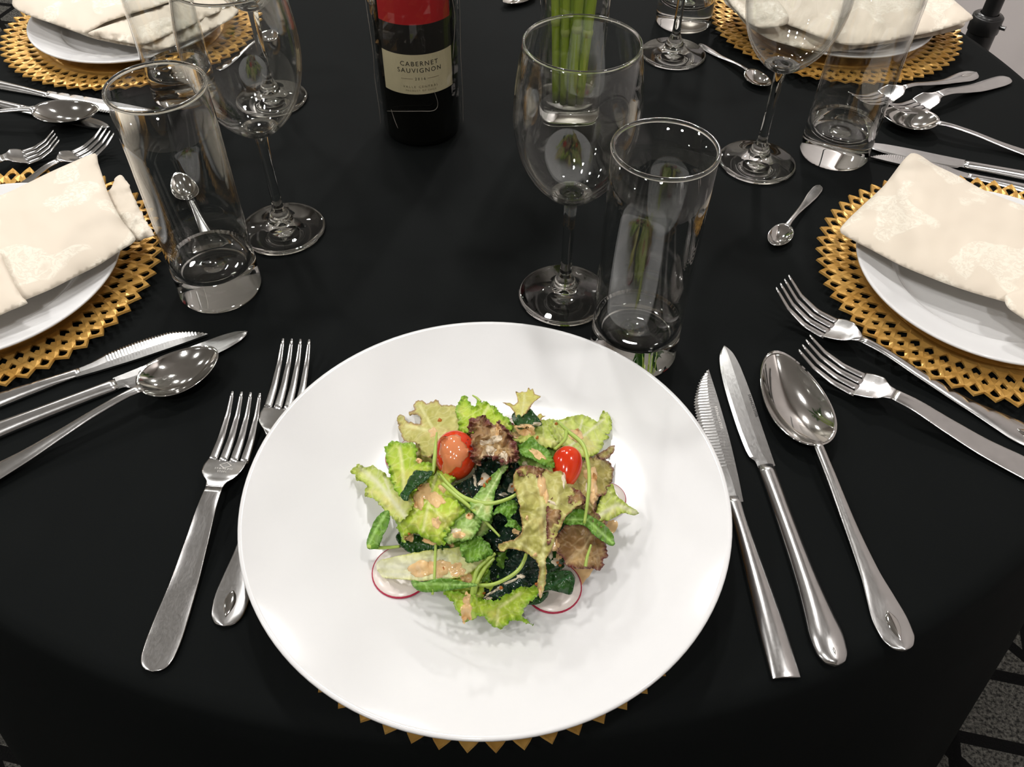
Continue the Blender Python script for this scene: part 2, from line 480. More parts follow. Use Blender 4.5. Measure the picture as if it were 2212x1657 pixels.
_trim = lathe('trim', [(0.062, -0.004), (0.085, -0.006), (0.088, 0.0), (0.062, 0.0)], 32, closed=True)
_lens = lathe('lens', [(0, -0.003), (0.05, -0.003), (0.06, -0.001)], 32)
WHERE = ['above the far side of the table', 'over the far corner by the grey wall', 'beside the grey wall at the near right',
         'over the near left of the table', 'over the far left of the room', 'behind the near seat', 'over the left wall side', 'added in the near left corner to light the walls', 'added in the far left corner to light the walls', 'added by the far wall to brighten it', 'added over the far left edge of the table for ambient light', 'added at the near left for ambient light']
for (x, y, wt), wh in zip(DOWNLIGHTS, WHERE):
    t = thing('downlight', 'round white ceiling downlight ' + wh, 'ceiling light', (x, y, CEIL), 0, 'ceiling downlights')
    obj('trim', _trim, M_TRIM, t); obj('lens', _lens, M_LAMP, t)
    l = bpy.data.lights.new('lamp_bulb', 'SPOT'); l.energy = wt; l.spot_size = math.radians(150); l.spot_blend = 0.6
    l.shadow_soft_size = 0.08; l.color = (1.0, 0.975, 0.95)
    lo = bpy.data.objects.new('lamp_bulb', l); COL.objects.link(lo); lo.parent = t; lo.location = (0, 0, -0.06)

# ------------------------------------------------------------------ table cloth
def tablecloth():
    R0 = 0.598; n = 240
    prof = [(0.0, 0), (0.2, 0), (0.4, 0), (0.55, 0), (0.585, -0.0002), (0.594, -0.0025), (R0, -0.008), (R0+.004, -0.03)]
    v, f, rows = [], [], []
    for k, (r, z) in enumerate(prof + [(None, q) for q in np.linspace(0.06, 0.742, 22)]):
        row = []
        for i in range(n):
            a = 2*PI*i/n
            if r is None:
                q = z/0.742
                fold = math.sin(a*11+0.7*math.sin(a*3))+0.4*math.sin(a*23+1.3)
                rr = R0+.004+0.085*q**0.9+0.026*q**1.2*fold
                zz = -z
            else:
                rr, zz = r, z
            if rr < 1e-6:
                if i == 0: row.append(len(v)); v.append((0, 0, zz))
            else:
                row.append(len(v)); v.append((rr*math.cos(a), rr*math.sin(a), zz))
        rows.append(row)
    for a, b in zip(rows[:-1], rows[1:]):
        for i in range(n):
            j = (i+1) % n
            f.append((a[0], b[j], b[i]) if len(a) == 1 else (a[j], b[j], b[i], a[i]))
    me = mesh('tablecloth', v, f); fix_normals(me)
    o = obj('tablecloth', me, M_CLOTH); o.location = (0, 0, TABLE_Z)
    tag(o, 'floor-length black cloth draped over the round dining table', 'tablecloth')
tablecloth()

# ------------------------------------------------------------------ telescopic stand beyond the table
def stand():
    t = thing('telescopic_stand', 'black telescopic metal stand by the grey wall', 'stand', (0.862, 0.74, 0))
    obj('outer_tube', lathe('outer_tube', [(0, .05), (.024, .05), (.024, .50), (.0243, .53), (0.016, .533)], 24), M_BLACKMETAL, t)
    obj('inner_tube', lathe('inner_tube', [(.0145, .45), (.0145, 1.45), (0, 1.45)], 24), M_BLACKMETAL, t)
    k = obj('collar', lathe('collar', [(.0243, .50), (.0262, .502), (.0262, .528), (.0243, .530)], 24, closed=True), M_BLACKMETAL, t)
    obj('clamp_screw', tube('clamp_screw', [(.020, -.015, .515), (.028, -.021, .515)], [.004, .004], 10, 6), M_CHROME, k)
    for i in range(3):
        a = PI/6+2*PI*i/3
        obj('leg', tube('leg', [(.02*math.cos(a), .02*math.sin(a), .30), (.17*math.cos(a), .17*math.sin(a), .012)], [.009, .009], 10, 8), M_BLACKMETAL, t)
stand()

# ------------------------------------------------------------------ plates, chargers
def smooth_prof(pts, n):
    return [tuple(p) for p in catmull(pts, n)]

def plate_mesh(kind):
    if kind == 'coupe':
        R = 0.1483
        top = [(x, .0085+.0183*(max(0, x-.045)/(R-.003-.045))**2.3) for x in np.linspace(0, R-.003, 46)]
        edge = [(R-.0012, .0276), (R, .0270), (R+.0002, .0258)]
        bot = smooth_prof([(R-.0015, .0235), (.136, .0140), (.118, .0058), (.100, .0026), (.088, .0012)], 16) + [(.086, 0), (.079, 0), (.077, .003), (0, .0035)]
    else:
        R = 0.108
        top = smooth_prof([(0.0, .0062), (.04, .0062), (.066, .0066), (.0735, .0088), (.078, .0122), (.090, .0150), (R-.003, .0192)], 44)
        edge = [(R-.001, .0198), (R, .0192), (R, .0182)]
        bot = smooth_prof([(R-.002, .0168), (.090, .0118), (.076, .0072), (.068, .0024), (.063, .0010)], 16) + [(.061, 0), (.056, 0), (.055, .0025), (0, .003)]
    prof = top + edge + bot
    me = lathe('plate', prof, 128); fix_normals(me)
    return me

def charger_meshes():
    N = 60; dth = 2*PI/N
    rho = [0.1010, 0.1120, 0.1230, 0.1340, 0.1425]
    zof = lambda r: 0.0030+max(0, r-.098)*0.115
    V, Fc, key = [], [], {}
    def vid(r, th, dz=0.0):
        k = (round(r, 6), round((th/dth) % N, 3) % N, round(dz, 6))
        if k not in key:
            key[k] = len(V); V.append((r*math.cos(th), r*math.sin(th), zof(r)+dz))
        return key[k]
    for k in (1, 2, 3):
        off = (k % 2)/2
        for j in range(N):
            c = (j+off)*dth
            rb, rm, rt = rho[k-1], rho[k], rho[k+1]
            corners = [(rb, c), ((rb+rm)/2, c+dth/4), (rm, c+dth/2), ((rm+rt)/2, c+dth/4), (rt, c), ((rm+rt)/2, c-dth/4), (rm, c-dth/2), ((rb+rm)/2, c-dth/4)]
            sh = {1: [(.62, .0), (.66, .70), (.66, .66), (.74, .66), (.18, 0), (.74, .66), (.66, .66), (.66, .70)],
                  2: [(.46, .0), (.46, .46), (.46, .42), (.52, .44), (.16, 0), (.52, .44), (.46, .42), (.46, .46)],
                  3: [(.60, .0), (.56, .58), (.56, .54), (.58, .54), (.36, 0), (.58, .54), (.56, .54), (.56, .58)]}[k]
            outer = [vid(r, th, 0.0007 if i % 2 == 1 else (0.0010 if k == 3 and i == 4 else -0.0003)) for i, (r, th) in enumerate(corners)]
            inner = []
            for (r, th), (fr, ft) in zip(corners, sh):
                inner.append(vid(rm+(r-rm)*fr+(0.0004 if k == 1 else 0), c+(th-c)*(ft or 1), -0.0002))
            for i in range(8):
                q = (i+1) % 8
                Fc.append((outer[i], outer[q], inner[q], inner[i]))
    # web between the lowest cells and the solid well
    inner_ring = [vid(0.0975, (j+0.5)*dth) for j in range(N)]
    for j in range(N):
        c = (j+.5)*dth; c2 = (j+1.5)*dth
        Fc.append((vid(rho[0], c, -0.0003), inner_ring[j], inner_ring[(j+1) % N], vid(rho[0], c2, -0.0003)))
        Fc.append((vid(rho[0], c, -0.0003), vid(rho[0], c2, -0.0003), vid((rho[0]+rho[1])/2, c2-dth/4, 0.0007)))
        Fc.append((vid(rho[0], c, -0.0003), vid((rho[0]+rho[1])/2, c2-dth/4, 0.0007), vid((rho[0]+rho[1])/2, c+dth/4, 0.0007)))
        Fc.append((vid((rho[0]+rho[1])/2, c+dth/4, 0.0007), vid((rho[0]+rho[1])/2, c2-dth/4, 0.0007), vid(rho[1], c+dth/2, -0.0003)))
    me = mesh('border', V, Fc)
    bm = bmesh.new(); bm.from_mesh(me); bmesh.ops.remove_doubles(bm, verts=bm.verts, dist=1e-5)
    bmesh.ops.recalc_face_normals(bm, faces=bm.faces)
    if sum(f.normal.z for f in bm.faces) < 0:
        bmesh.ops.reverse_faces(bm, faces=bm.faces)
    bmesh.ops.solidify(bm, geom=bm.faces[:], thickness=0.0018)
    bm.to_mesh(me); bm.free()
    well = lathe('well', [(0, .0022), (.05, .0022), (.09, .0022), (.0985, .0031), (.0985, .0012), (.09, 0.0004), (0, .0004)], 120)
    fix_normals(well)
    return well, me
WELL, BORDER = charger_meshes()
PLATE_SIDE, PLATE_MAIN = plate_mesh('rim'), plate_mesh('coupe')

def uxy(px, py, z=0):
    p = T(px, py, z); return (p.x, p.y)

SEATS = {   # world centres of the settings, measured on the table top
    'front': (0.0155, -0.462), 'left': (-0.402, -0.232), 'right': (0.423, -0.224), 'far_left': (-0.405, 0.190), 'far_right': (0.398, 0.224)}
CH_LABEL = {'front': 'gold lattice charger almost hidden under the large salad plate',
            'left': 'gold lattice charger under the left plate beside the two knives and spoon',
            'right': 'gold lattice charger under the right plate beside the two crossed forks',
            'far_left': 'gold lattice charger under the far left plate behind the tumblers',
            'far_right': 'gold lattice charger under the far right plate near the grey wall'}
for k, (x, y) in SEATS.items():
    t = thing('charger', CH_LABEL[k], 'charger', (x, y, TABLE_Z+0.0002), random.random(), 'gold lattice chargers')
    obj('well', WELL, M_GOLD_SCALE, t); obj('border', BORDER, M_GOLD, t, smooth=False)
PL = {'left': ((-0.394, -0.240), 'white rimmed plate on the left under a cream napkin with a frilled end'),
      'right': ((0.416, -0.228), 'white rimmed plate on the right under a folded cream napkin'),
      'far_left': ((-0.405, 0.186), 'white rimmed plate at the far left behind the tumblers'),
      'far_right': ((0.398, 0.220), 'white rimmed plate at the far right near the grey wall')}
for k, ((x, y), lab) in PL.items():
    o = obj('dinner_plate', PLATE_SIDE, M_PORCELAIN); o.location = (x, y, TABLE_Z+0.0026)
    tag(o, lab, 'plate', 'white rimmed plates under napkins')
PC = T(1047, 1118, 0.026)
o = obj('salad_plate', PLATE_MAIN, M_PORCELAIN); o.location = (0.0153, -0.4596, TABLE_Z+0.0080)
tag(o, 'large round white plate holding the salad', 'plate')
PLATE_FLOOR = 0.0080+0.0085

# ------------------------------------------------------------------ traced sheets (napkins, leaves, dressing)
def sheet(name, outline, zfun, spacing, thick, jag=0.0, jag_f=0.35, ruffle=0.0, ruffle_n=14, rlen=10.0, wob=0.0, wob_f=0.03,
          rib=None, roundness=1.0, seed=0, smooth_outline=True, swirl=0.0):
    """a thin closed solid with the given outline (photo pixels); zfun gives each point its own height above the table"""
    P = np.array(outline, float)
    if smooth_outline:
        Q = []
        k = len(P)
        for i in range(k):
            a, b, c, d = P[(i-1) % k], P[i], P[(i+1) % k], P[(i+2) % k]
            m = max(2, int(np.hypot(*(c-b))/(spacing*0.75)))
            for t in np.arange(m)/m:
                Q.append(0.5*((2*b)+(c-a)*t+(2*a-5*b+4*c-d)*t*t+(3*b-a-3*c+d)*t**3)*0.75 + 0.25*(b+(c-b)*t))
        P = np.array(Q)
    n = len(P)
    if jag:
        tg = np.roll(P, -1, 0)-np.roll(P, 1, 0); ln = np.hypot(*tg.T)[:, None]+1e-9
        nm = np.c_[tg[:, 1], -tg[:, 0]]/ln
        jj = np.array([noise.noise(Vector((p[0]*jag_f, p[1]*jag_f, seed*3.7)))*0.7+0.8*noise.noise(Vector((p[0]*jag_f*2.2, p[1]*jag_f*2.2, seed+9.0)))+1.3*noise.noise(Vector((p[0]*jag_f*.42, p[1]*jag_f*.42, seed+5.0))) for p in P])
        P = P+nm*jj[:, None]*jag
    x0, y0 = P.min(0); x1, y1 = P.max(0)
    rng = np.random.RandomState(seed+1)
    G = []
    for iy, y in enumerate(np.arange(y0, y1, spacing*0.87)):
        for x in np.arange(x0+(spacing/2 if iy % 2 else 0), x1, spacing):
            G.append((x+rng.uniform(-.15, .15)*spacing, y+rng.uniform(-.15, .15)*spacing))
    G = np.array(G) if G else np.zeros((0, 2))
    inside = np.zeros(len(G), bool)                      # even-odd test
    xs, ys = P[:, 0], P[:, 1]; xn, yn = np.roll(xs, -1), np.roll(ys, -1)
    for i in range(n):
        cond = ((ys[i] > G[:, 1]) != (yn[i] > G[:, 1]))
        with np.errstate(divide='ignore', invalid='ignore'):
            xi = (xn[i]-xs[i])*(G[:, 1]-ys[i])/(yn[i]-ys[i]+1e-12)+xs[i]
        inside ^= cond & (G[:, 0] < xi)
    G = G[inside]
    if len(G):
        dm = np.sqrt(((G[:, None, :]-P[None, :, :])**2).sum(2)).min(1)
        G = G[dm > spacing*0.45]
    A = np.vstack([P, G]) if len(G) else P
    vs, es, fs, *_ = delaunay_2d_cdt([Vector(p) for p in A], [], [list(range(n))], 1, 1e-6)
    B = np.array([(p.x, p.y) for p in vs])
    D = np.sqrt(((B[:, None, :]-P[None, :, :])**2).sum(2)); near = D.argmin(1); d = D.min(1)
    seg = np.hypot(*(np.roll(P, -1, 0)-P).T); s = np.concatenate([[0], np.cumsum(seg)])[:n]/seg.sum()
    e = np.exp(-d/rlen)
    up = []; lo = []; edge = []; ribv = []
    for i, (x, y) in enumerate(B):
        z = zfun(x, y, d[i])
        if ruffle:
            sp = s[near[i]]
            ph = sp*ruffle_n*2*PI+7*noise.noise(Vector((sp*11, seed, 0)))
            am = 0.75+0.9*noise.noise(Vector((sp*17, seed+31, 0)))
            z += ruffle*e[i]*(am*math.sin(ph)+0.8*noise.noise(Vector((x*.11, y*.11, seed*1.3))))
        if wob:
            z += wob*noise.noise(Vector((x*wob_f, y*wob_f, seed*2.1)))+wob*0.5*noise.noise(Vector((x*wob_f*2.4, y*wob_f*2.4, seed*2.1+5)))
        px, py = x, y
        if swirl:
            px += swirl*noise.noise(Vector((x*.05, y*.05, seed+20))); py += swirl*noise.noise(Vector((x*.05, y*.05, seed+40)))
        q = 0.5*thick*roundness*math.exp(-d[i]/(thick*2600+1e-6))
        up.append(T(px, py, z-q)); lo.append(T(px, py, z-thick+q*0.98))
        edge.append(math.exp(-d[i]/rlen))
        if rib:
            best = 1e9
            for poly, wd in rib:
                for (ax, ay), (bx, by) in zip(poly[:-1], poly[1:]):
                    vx, vy = bx-ax, by-ay; t = max(0, min(1, ((x-ax)*vx+(y-ay)*vy)/(vx*vx+vy*vy+1e-9)))
                    best = min(best, math.hypot(x-ax-t*vx, y-ay-t*vy)/wd)
            ribv.append(max(0.0, 1-best)**1.0)
        else:
            ribv.append(0.0)
    m = len(up); cx = sum((p for p in up), Vector())/m
    V = [p-cx for p in up+lo]
    cnt = {}
    for t in fs:
        for a, b in zip(t, list(t[1:])+[t[0]]):
            cnt[(a, b)] = 1
    Fc = [tuple(t) for t in fs]+[tuple(q+m for q in reversed(t)) for t in fs]
    for (a, b) in list(cnt):
        if (b, a) not in cnt:
            Fc.append((b, a, a+m, b+m))
    me = mesh(name, V, Fc); fix_normals(me)
    for nm2, data in (('edge', edge+edge), ('rib', ribv+ribv)):
        at = me.attributes.new(nm2, 'FLOAT', 'POINT'); at.data.foreach_set('value', data)
    return me, cx

def sheet_obj(name, outline, zfun, mat, parent=None, **kw):
    me, c = sheet(name, outline, zfun, **kw)
    o = obj(name, me, mat)
    if parent:
        o.parent = parent; o.location = c-parent.location
    else:
        o.location = c
    return o

def idw(ctrl):
    C = np.array(ctrl, float)
    A = np.c_[C[:, :2], np.ones(len(C))]; pl = np.linalg.lstsq(A, C[:, 2], rcond=None)[0]     # best plane + a softened remainder
    C[:, 2] -= A @ pl
    def f(x, y, d=0):
        w_ = 1/(((C[:, 0]-x)**2+(C[:, 1]-y)**2)**1.5+16000.0)
        return float(0.3*(w_*C[:, 2]).sum()/w_.sum()+pl[0]*x+pl[1]*y+pl[2])+.0035
    return f

# ------------------------------------------------------------------ napkins
def napkin(label, anchor, layers):
    t = thing('napkin', label, 'napkin', T(*anchor), 0, 'cream damask napkins')
    for i, (nm, outline, ctrl, th, kw) in enumerate(layers):
        o = sheet_obj(nm, outline, idw(ctrl), M_NAPKIN, parent=t, spacing=kw.pop('spacing', 9), thick=th, seed=kw.pop('seed', i+3), rlen=20, **kw)

napkin('cream damask napkin folded on the right plate, one pointed corner up', (2010, 520, 0.022), [
    ('top_fold', [(1968, 331), (2020, 356), (2072, 381), (2120, 408), (2168, 428), (2212, 444), (2330, 490), (2330, 715), (2212, 664), (2181, 655), (2103, 633), (2038, 611), (1951, 576), (1886, 542), (1816, 503), (1826, 480), (1862, 445), (1910, 400)],
     [(1968, 331, .042), (1816, 505, .031), (1950, 560, .031), (2100, 620, .032), (2212, 660, .034), (2330, 600, .036), (2200, 445, .036), (2070, 385, .040), (2020, 480, .043), (2110, 530, .042), (1930, 450, .042)], 0.010, dict(wob=.0012, wob_f=.016)),
    ('side_flap', [(2170, 640), (2190, 628), (2230, 620), (2330, 640), (2330, 770), (2240, 712), (2212, 690), (2176, 664)],
     [(2176, 655, .037), (2212, 690, .036), (2330, 700, .038), (2240, 630, .0395)], 0.003, dict(wob=.0006)),
])
napkin('cream damask napkin on the left plate with a frilled end pointing to the tumbler', (150, 500, 0.022), [
    ('frilled_end', [(243, 402), (250, 384), (259, 377), (272, 388), (284, 415), (296, 441), (308, 462), (320, 486), (334, 508), (318, 514), (296, 520), (270, 500), (240, 470), (225, 430)],
     [(243, 402, .036), (259, 377, .040), (296, 441, .037), (334, 508, .026), (296, 518, .026), (240, 460, .030)], 0.004, dict(jag=2.2, jag_f=.2, wob=.002, wob_f=.05, spacing=6)),
    ('top_fold', [(205, 331), (212, 352), (222, 382), (236, 424), (262, 474), (293, 517), (260, 542), (215, 572), (165, 597), (108, 626), (55, 648), (0, 672), (-140, 722), (-140, 470), (0, 422), (50, 400), (103, 374), (150, 353)],
     [(205, 331, .044), (293, 517, .032), (165, 595, .031), (55, 648, .030), (0, 672, .029), (-140, 720, .030), (0, 430, .037), (100, 376, .040), (120, 480, .044), (220, 450, .044), (-100, 540, .040)], 0.010, dict(wob=.0012, wob_f=.016)),
    ('side_flap', [(-140, 560), (-40, 540), (0, 545), (12, 572), (30, 612), (48, 642), (60, 655), (20, 672), (0, 681), (-140, 740)],
     [(0, 545, .043), (58, 655, .034), (0, 680, .033), (-140, 640, .036)], 0.004, dict(wob=.0006)),
])
napkin('cream napkin on the far left plate seen through the tumblers', (270, 40, 0.022), [
    ('under_fold', [(60, 20), (181, 76), (240, 92), (301, 103), (335, 108), (371, 101), (418, 82), (460, 62), (495, 44), (516, 22), (505, -10), (420, -70), (150, -70)],
     [(60, 20, .026), (190, 76, .023), (300, 102, .024), (371, 100, .026), (495, 42, .028), (505, -10, .030), (250, 0, .032)], 0.006, dict(ruffle=.003, ruffle_n=16, wob=.0015, wob_f=.04, spacing=7)),
    ('top_fold', [(26, 8), (42, 24), (80, 40), (130, 56), (181, 72), (230, 48), (290, 28), (350, 10), (420, -20), (380, -110), (120, -100), (40, -30)],
     [(26, 8, .040), (181, 72, .033), (300, 26, .036), (420, -20, .038), (200, -20, .044), (100, 10, .042)], 0.006, dict(wob=.0012, wob_f=.02, spacing=7)),
    ('middle_fold', [(190, 72), (240, 52), (320, 26), (420, -14), (500, -40), (510, -6), (480, 22), (440, 40), (400, 62), (360, 76), (330, 90), (300, 96), (240, 86)],
     [(190, 72, .030), (320, 30, .036), (500, -30, .036), (480, 22, .033), (330, 88, .029), (380, 40, .037)], 0.005, dict(ruffle=.003, ruffle_n=9, wob=.002, wob_f=.05, spacing=6)),
])
napkin('cream napkin on the far right plate, corner pointing to the black stand', (1830, 60, 0.022), [
    ('under_fold', [(1563, 0), (1590, 28), (1612, 54), (1660, 84), (1720, 102), (1790, 112), (1865, 103), (1958, 88), (2042, 72), (2085, 52), (2050, -10), (1950, -90), (1700, -110), (1590, -50)],
     [(1563, 0, .036), (1612, 54, .034), (1720, 100, .026), (1865, 102, .023), (2042, 70, .024), (2080, 50, .030), (1950, -60, .034), (1800, 20, .034)], 0.006, dict(ruffle=.002, ruffle_n=8, wob=.0012, wob_f=.03, spacing=7)),
    ('left_roll', [(1555, -20), (1575, 6), (1600, 34), (1620, 52), (1652, 62), (1700, 52), (1702, 30), (1680, 0), (1640, -40), (1580, -60)],
     [(1555, -20, .042), (1620, 52, .038), (1690, 45, .046), (1640, -20, .050)], 0.005, dict(wob=.002, wob_f=.05, spacing=6)),
    ('top_fold', [(1690, 44), (1730, 64), (1780, 84), (1826, 97), (1866, 97), (1900, 92), (1958, 80), (2010, 70), (2060, 56), (2102, 40), (2084, 20), (2061, 0), (2000, -60), (1900, -120), (1700, -110), (1650, -40)],
     [(1690, 44, .040), (1866, 90, .032), (1958, 78, .033), (2102, 40, .043), (2061, 0, .043), (1900, -80, .046), (1800, 20, .047), (1960, 20, .047)], 0.006, dict(wob=.0015, wob_f=.03, spacing=7)),
])

# ------------------------------------------------------------------ cutlery
def place(root, end_px, tip_px, zlift=0.0, ztip=.003):
    a, b = T(*end_px, .003), T(*tip_px, ztip)
    root.location = (a.x, a.y, TABLE_Z+zlift)
    root.rotation_euler = (0, 0, math.atan2(b.y-a.y, b.x-a.x)-PI/2)
    return (b-a).length

def measure(end_px, tip_px):
    return (T(*tip_px)-T(*end_px)).length

def fork(label, end_px, tip_px, style='plain', group='table forks', stamp=False, wscale=1.0, nf=.62, tz=.0185, lift=0.0):
    t = thing('fork', label, 'fork', (0, 0, 0), 0, group)
    L = place(t, end_px, tip_px, lift, tz); L = math.sqrt(L*L-(tz-.003)**2)
    mp = lambda q: q*nf/.62 if q <= .62 else nf+(q-.62)*(1-nf)/.38      # moves the neck along the fork
    y0 = 0.69*L; k = wscale
    if style == 'plain':
        hs = [(0, .002*k), (mp(.004)*L, .0080*k), (mp(.012)*L, .0128*k), (mp(.025)*L, .0164*k), (mp(.05)*L, .0192*k), (mp(.10)*L, .0204*k), (mp(.15)*L, .0200*k), (mp(.25)*L, .0180*k), (mp(.40)*L, .0150*k), (mp(.56)*L, .0118*k), (mp(.61)*L, .0110*k)]
    else:
        hs = [(0, .002*k), (mp(.004)*L, .0078*k), (mp(.012)*L, .0130*k), (mp(.04)*L, .0195*k), (mp(.085)*L, .0215*k), (mp(.15)*L, .0180*k), (mp(.24)*L, .0120*k), (mp(.40)*L, .0084*k), (mp(.56)*L, .0070*k), (mp(.61)*L, .0076*k)]
    zc = lambda y: float(np.interp(y/L, [mp(q) for q in (0, .08, .25, .45, .55, .62, .68, .74, .83, .92, 1.0)], [.0032, .0030, .0042, .0095, .0130, .0132, .0098, .0066, .0072, .0072+(tz-.0072)*.36, tz]))
    st = [(y, w_, zc(y), 0.0004 if style == 'plain' else -0.0006, .0024, 0) for y, w_ in hs]
    st += [(mp(.635)*L, .0138*k, zc(mp(.635)*L), .0006, .0020, 0), (mp(.652)*L, .0195*k, zc(mp(.652)*L), .001, .0019, 0), (mp(.675)*L, .0250*k, zc(mp(.675)*L), .0022, .0018, 0),
           (mp(.71)*L, .0268*k, zc(mp(.71)*L), .0022, .0018, 0), (mp(.742)*L, .0266*k, zc(mp(.742)*L), .0016, .0018, 0)]
    hmesh = ribbon('handle', [s for s in st if s[0] <= mp(.615)*L], 60, 9, bias=2.2)
    hd = [s for s in st if s[0] >= mp(.60)*L]
    obj('handle', hmesh, M_STEEL, t)
    head = obj('head', ribbon('head', hd, 24, 9), M_STEEL, t)
    for i in range(4):
        xo = (i-1.5)*.00715*k
        rows = []
        for q in np.linspace(0, 1, 14):
            y = mp(.735)*L+q*(L-mp(.735)*L)
            wt = (.0060-.0036*q**1.2)*k if q < .97 else .0016
            rows.append((y, wt, zc(y)+.0006, 0, .0020-.0006*q, xo*(1-.10*q)))
        obj('tine', ribbon('tine', rows, 14, 5, smoothst=False), M_STEEL, t)
    if style != 'plain':
        obj('embossed_drop', drop_mesh(.0072*k, .020), M_MIRROR, t).location = (0, .004, zc(.01)-.0004)
    if stamp:
        for body, yy, sz in (('STAINLESS', mp(.694)*L, .0023), ('STEEL', mp(.680)*L, .0023)):
            o = obj('stamp', text_mesh(body, sz, spacing=1.15), M_ENGRAVE, t, smooth=False); o.location = (0, yy, zc(yy)+.00045)
            o.rotation_euler.x = math.atan2(zc(yy+.003)-zc(yy-.003), .006)
        dm = mesh('stamp', [(0, .0032, 0), (.0042, 0, 0), (0, -.0032, 0), (-.0042, 0, 0), (0, .0027, 0), (.0036, 0, 0), (0, -.0027, 0), (-.0036, 0, 0)],
                  [(0, 1, 5, 4), (1, 2, 6, 5), (2, 3, 7, 6), (3, 0, 4, 7)])
        o = obj('stamp', dm, M_ENGRAVE, t, smooth=False); o.location = (0, mp(.716)*L, zc(mp(.716)*L)+.0004)
        o.rotation_euler.x = math.atan2(zc(mp(.716)*L+.003)-zc(mp(.716)*L-.003), .006)
    return t

def drop_mesh(wd, ln):
    rows = [(ln*q, max(.0004, wd*math.sin(PI*min(1, (1-q)**0.8))**0.9*(1 if q < .9 else .8)) if 0 < q < 1 else .0005, .0012*math.sin(PI*q)**.5 if 0 < q < 1 else 0, -.0006, .0012, 0) for q in np.linspace(0, 1, 14)]
    return ribbon('embossed_drop', rows, 14, 7, smoothst=False)

def spoon(label, end_px, tip_px, style='drop', group='table spoons', bw=.040, bl=.30, hw=1.0, lift=0.0, depth=.0095, name='spoon'):
    t = thing(name, label, 'spoon', (0, 0, 0), 0, group)
    L = place(t, end_px, tip_px, lift, .011)*0.997
    k = hw
    zf = lambda q: float(np.interp(q, [0, .08, .3, .5, .62, .70, .78], [.0035*k, .0033*k, .0055*k, .0110*k, .0140*k, .0135*k, .0118*k]))
    if style == 'drop':
        hs = [(0, .002), (.004, .008), (.012, .0135), (.04, .0200), (.08, .0215), (.14, .0180), (.22, .0125), (.36, .0088), (.55, .0070), (.66, .0066), (1-bl+.015, .0090)]
    else:
        hs = [(0, .002), (.004, .0065), (.015, .0110), (.06, .0150), (.15, .0155), (.28, .0120), (.42, .0085), (.55, .0066), (.66, .0064), (1-bl+.015, .0085)]
    obj('handle', ribbon('handle', [(q*L, w_*k, zf(q), -.0006*k, .0025*k, 0) for q, w_ in hs], 60, 9, bias=2.2), M_STEEL, t)
    if style == 'drop':
        obj('embossed_drop', drop_mesh(.0072*k, .021*k), M_MIRROR, t).location = (0, .0045, .0031*k)
    # bowl
    B = bl*L; y0 = L-B; nr, na = 14, 56
    v, f = [], []
    def pt(rho, a, low):
        q = 0.5-0.5*math.cos(a) if True else 0
        yy = y0+B*(0.5+0.5*math.cos(a)*rho)
        full = math.sin(a)*(1-0.16*math.cos(a)) if True else 0
        xx = bw/2*rho*full
        c = math.cos(a)*rho
        rimz = .0105*(depth/.0095)+.0020*(c*c)-(.0006*c)
        z = rimz-depth*(1-rho**2.2)
        return (xx, yy, z-(.0011 if low else 0))
    for low in (0, 1):
        v.append(pt(0, 0, low))
        for i in range(1, nr+1):
            for j in range(na):
                v.append(pt(i/nr, 2*PI*j/na, low))
    off = 1+nr*na
    for low in (0, 1):
        b = low*off
        for j in range(na):
            f.append((b, b+1+j, b+1+(j+1) % na))
            for i in range(nr-1):
                p = b+1+i*na
                f.append((p+j, p+na+j, p+na+(j+1) % na, p+(j+1) % na))
    p = 1+(nr-1)*na
    for j in range(na):
        f.append((p+j, off+p+j, off+p+(j+1) % na, p+(j+1) % na))
    me = mesh('bowl', v, f); fix_normals(me)
    obj('bowl', me, M_MIRROR, t)
    return t

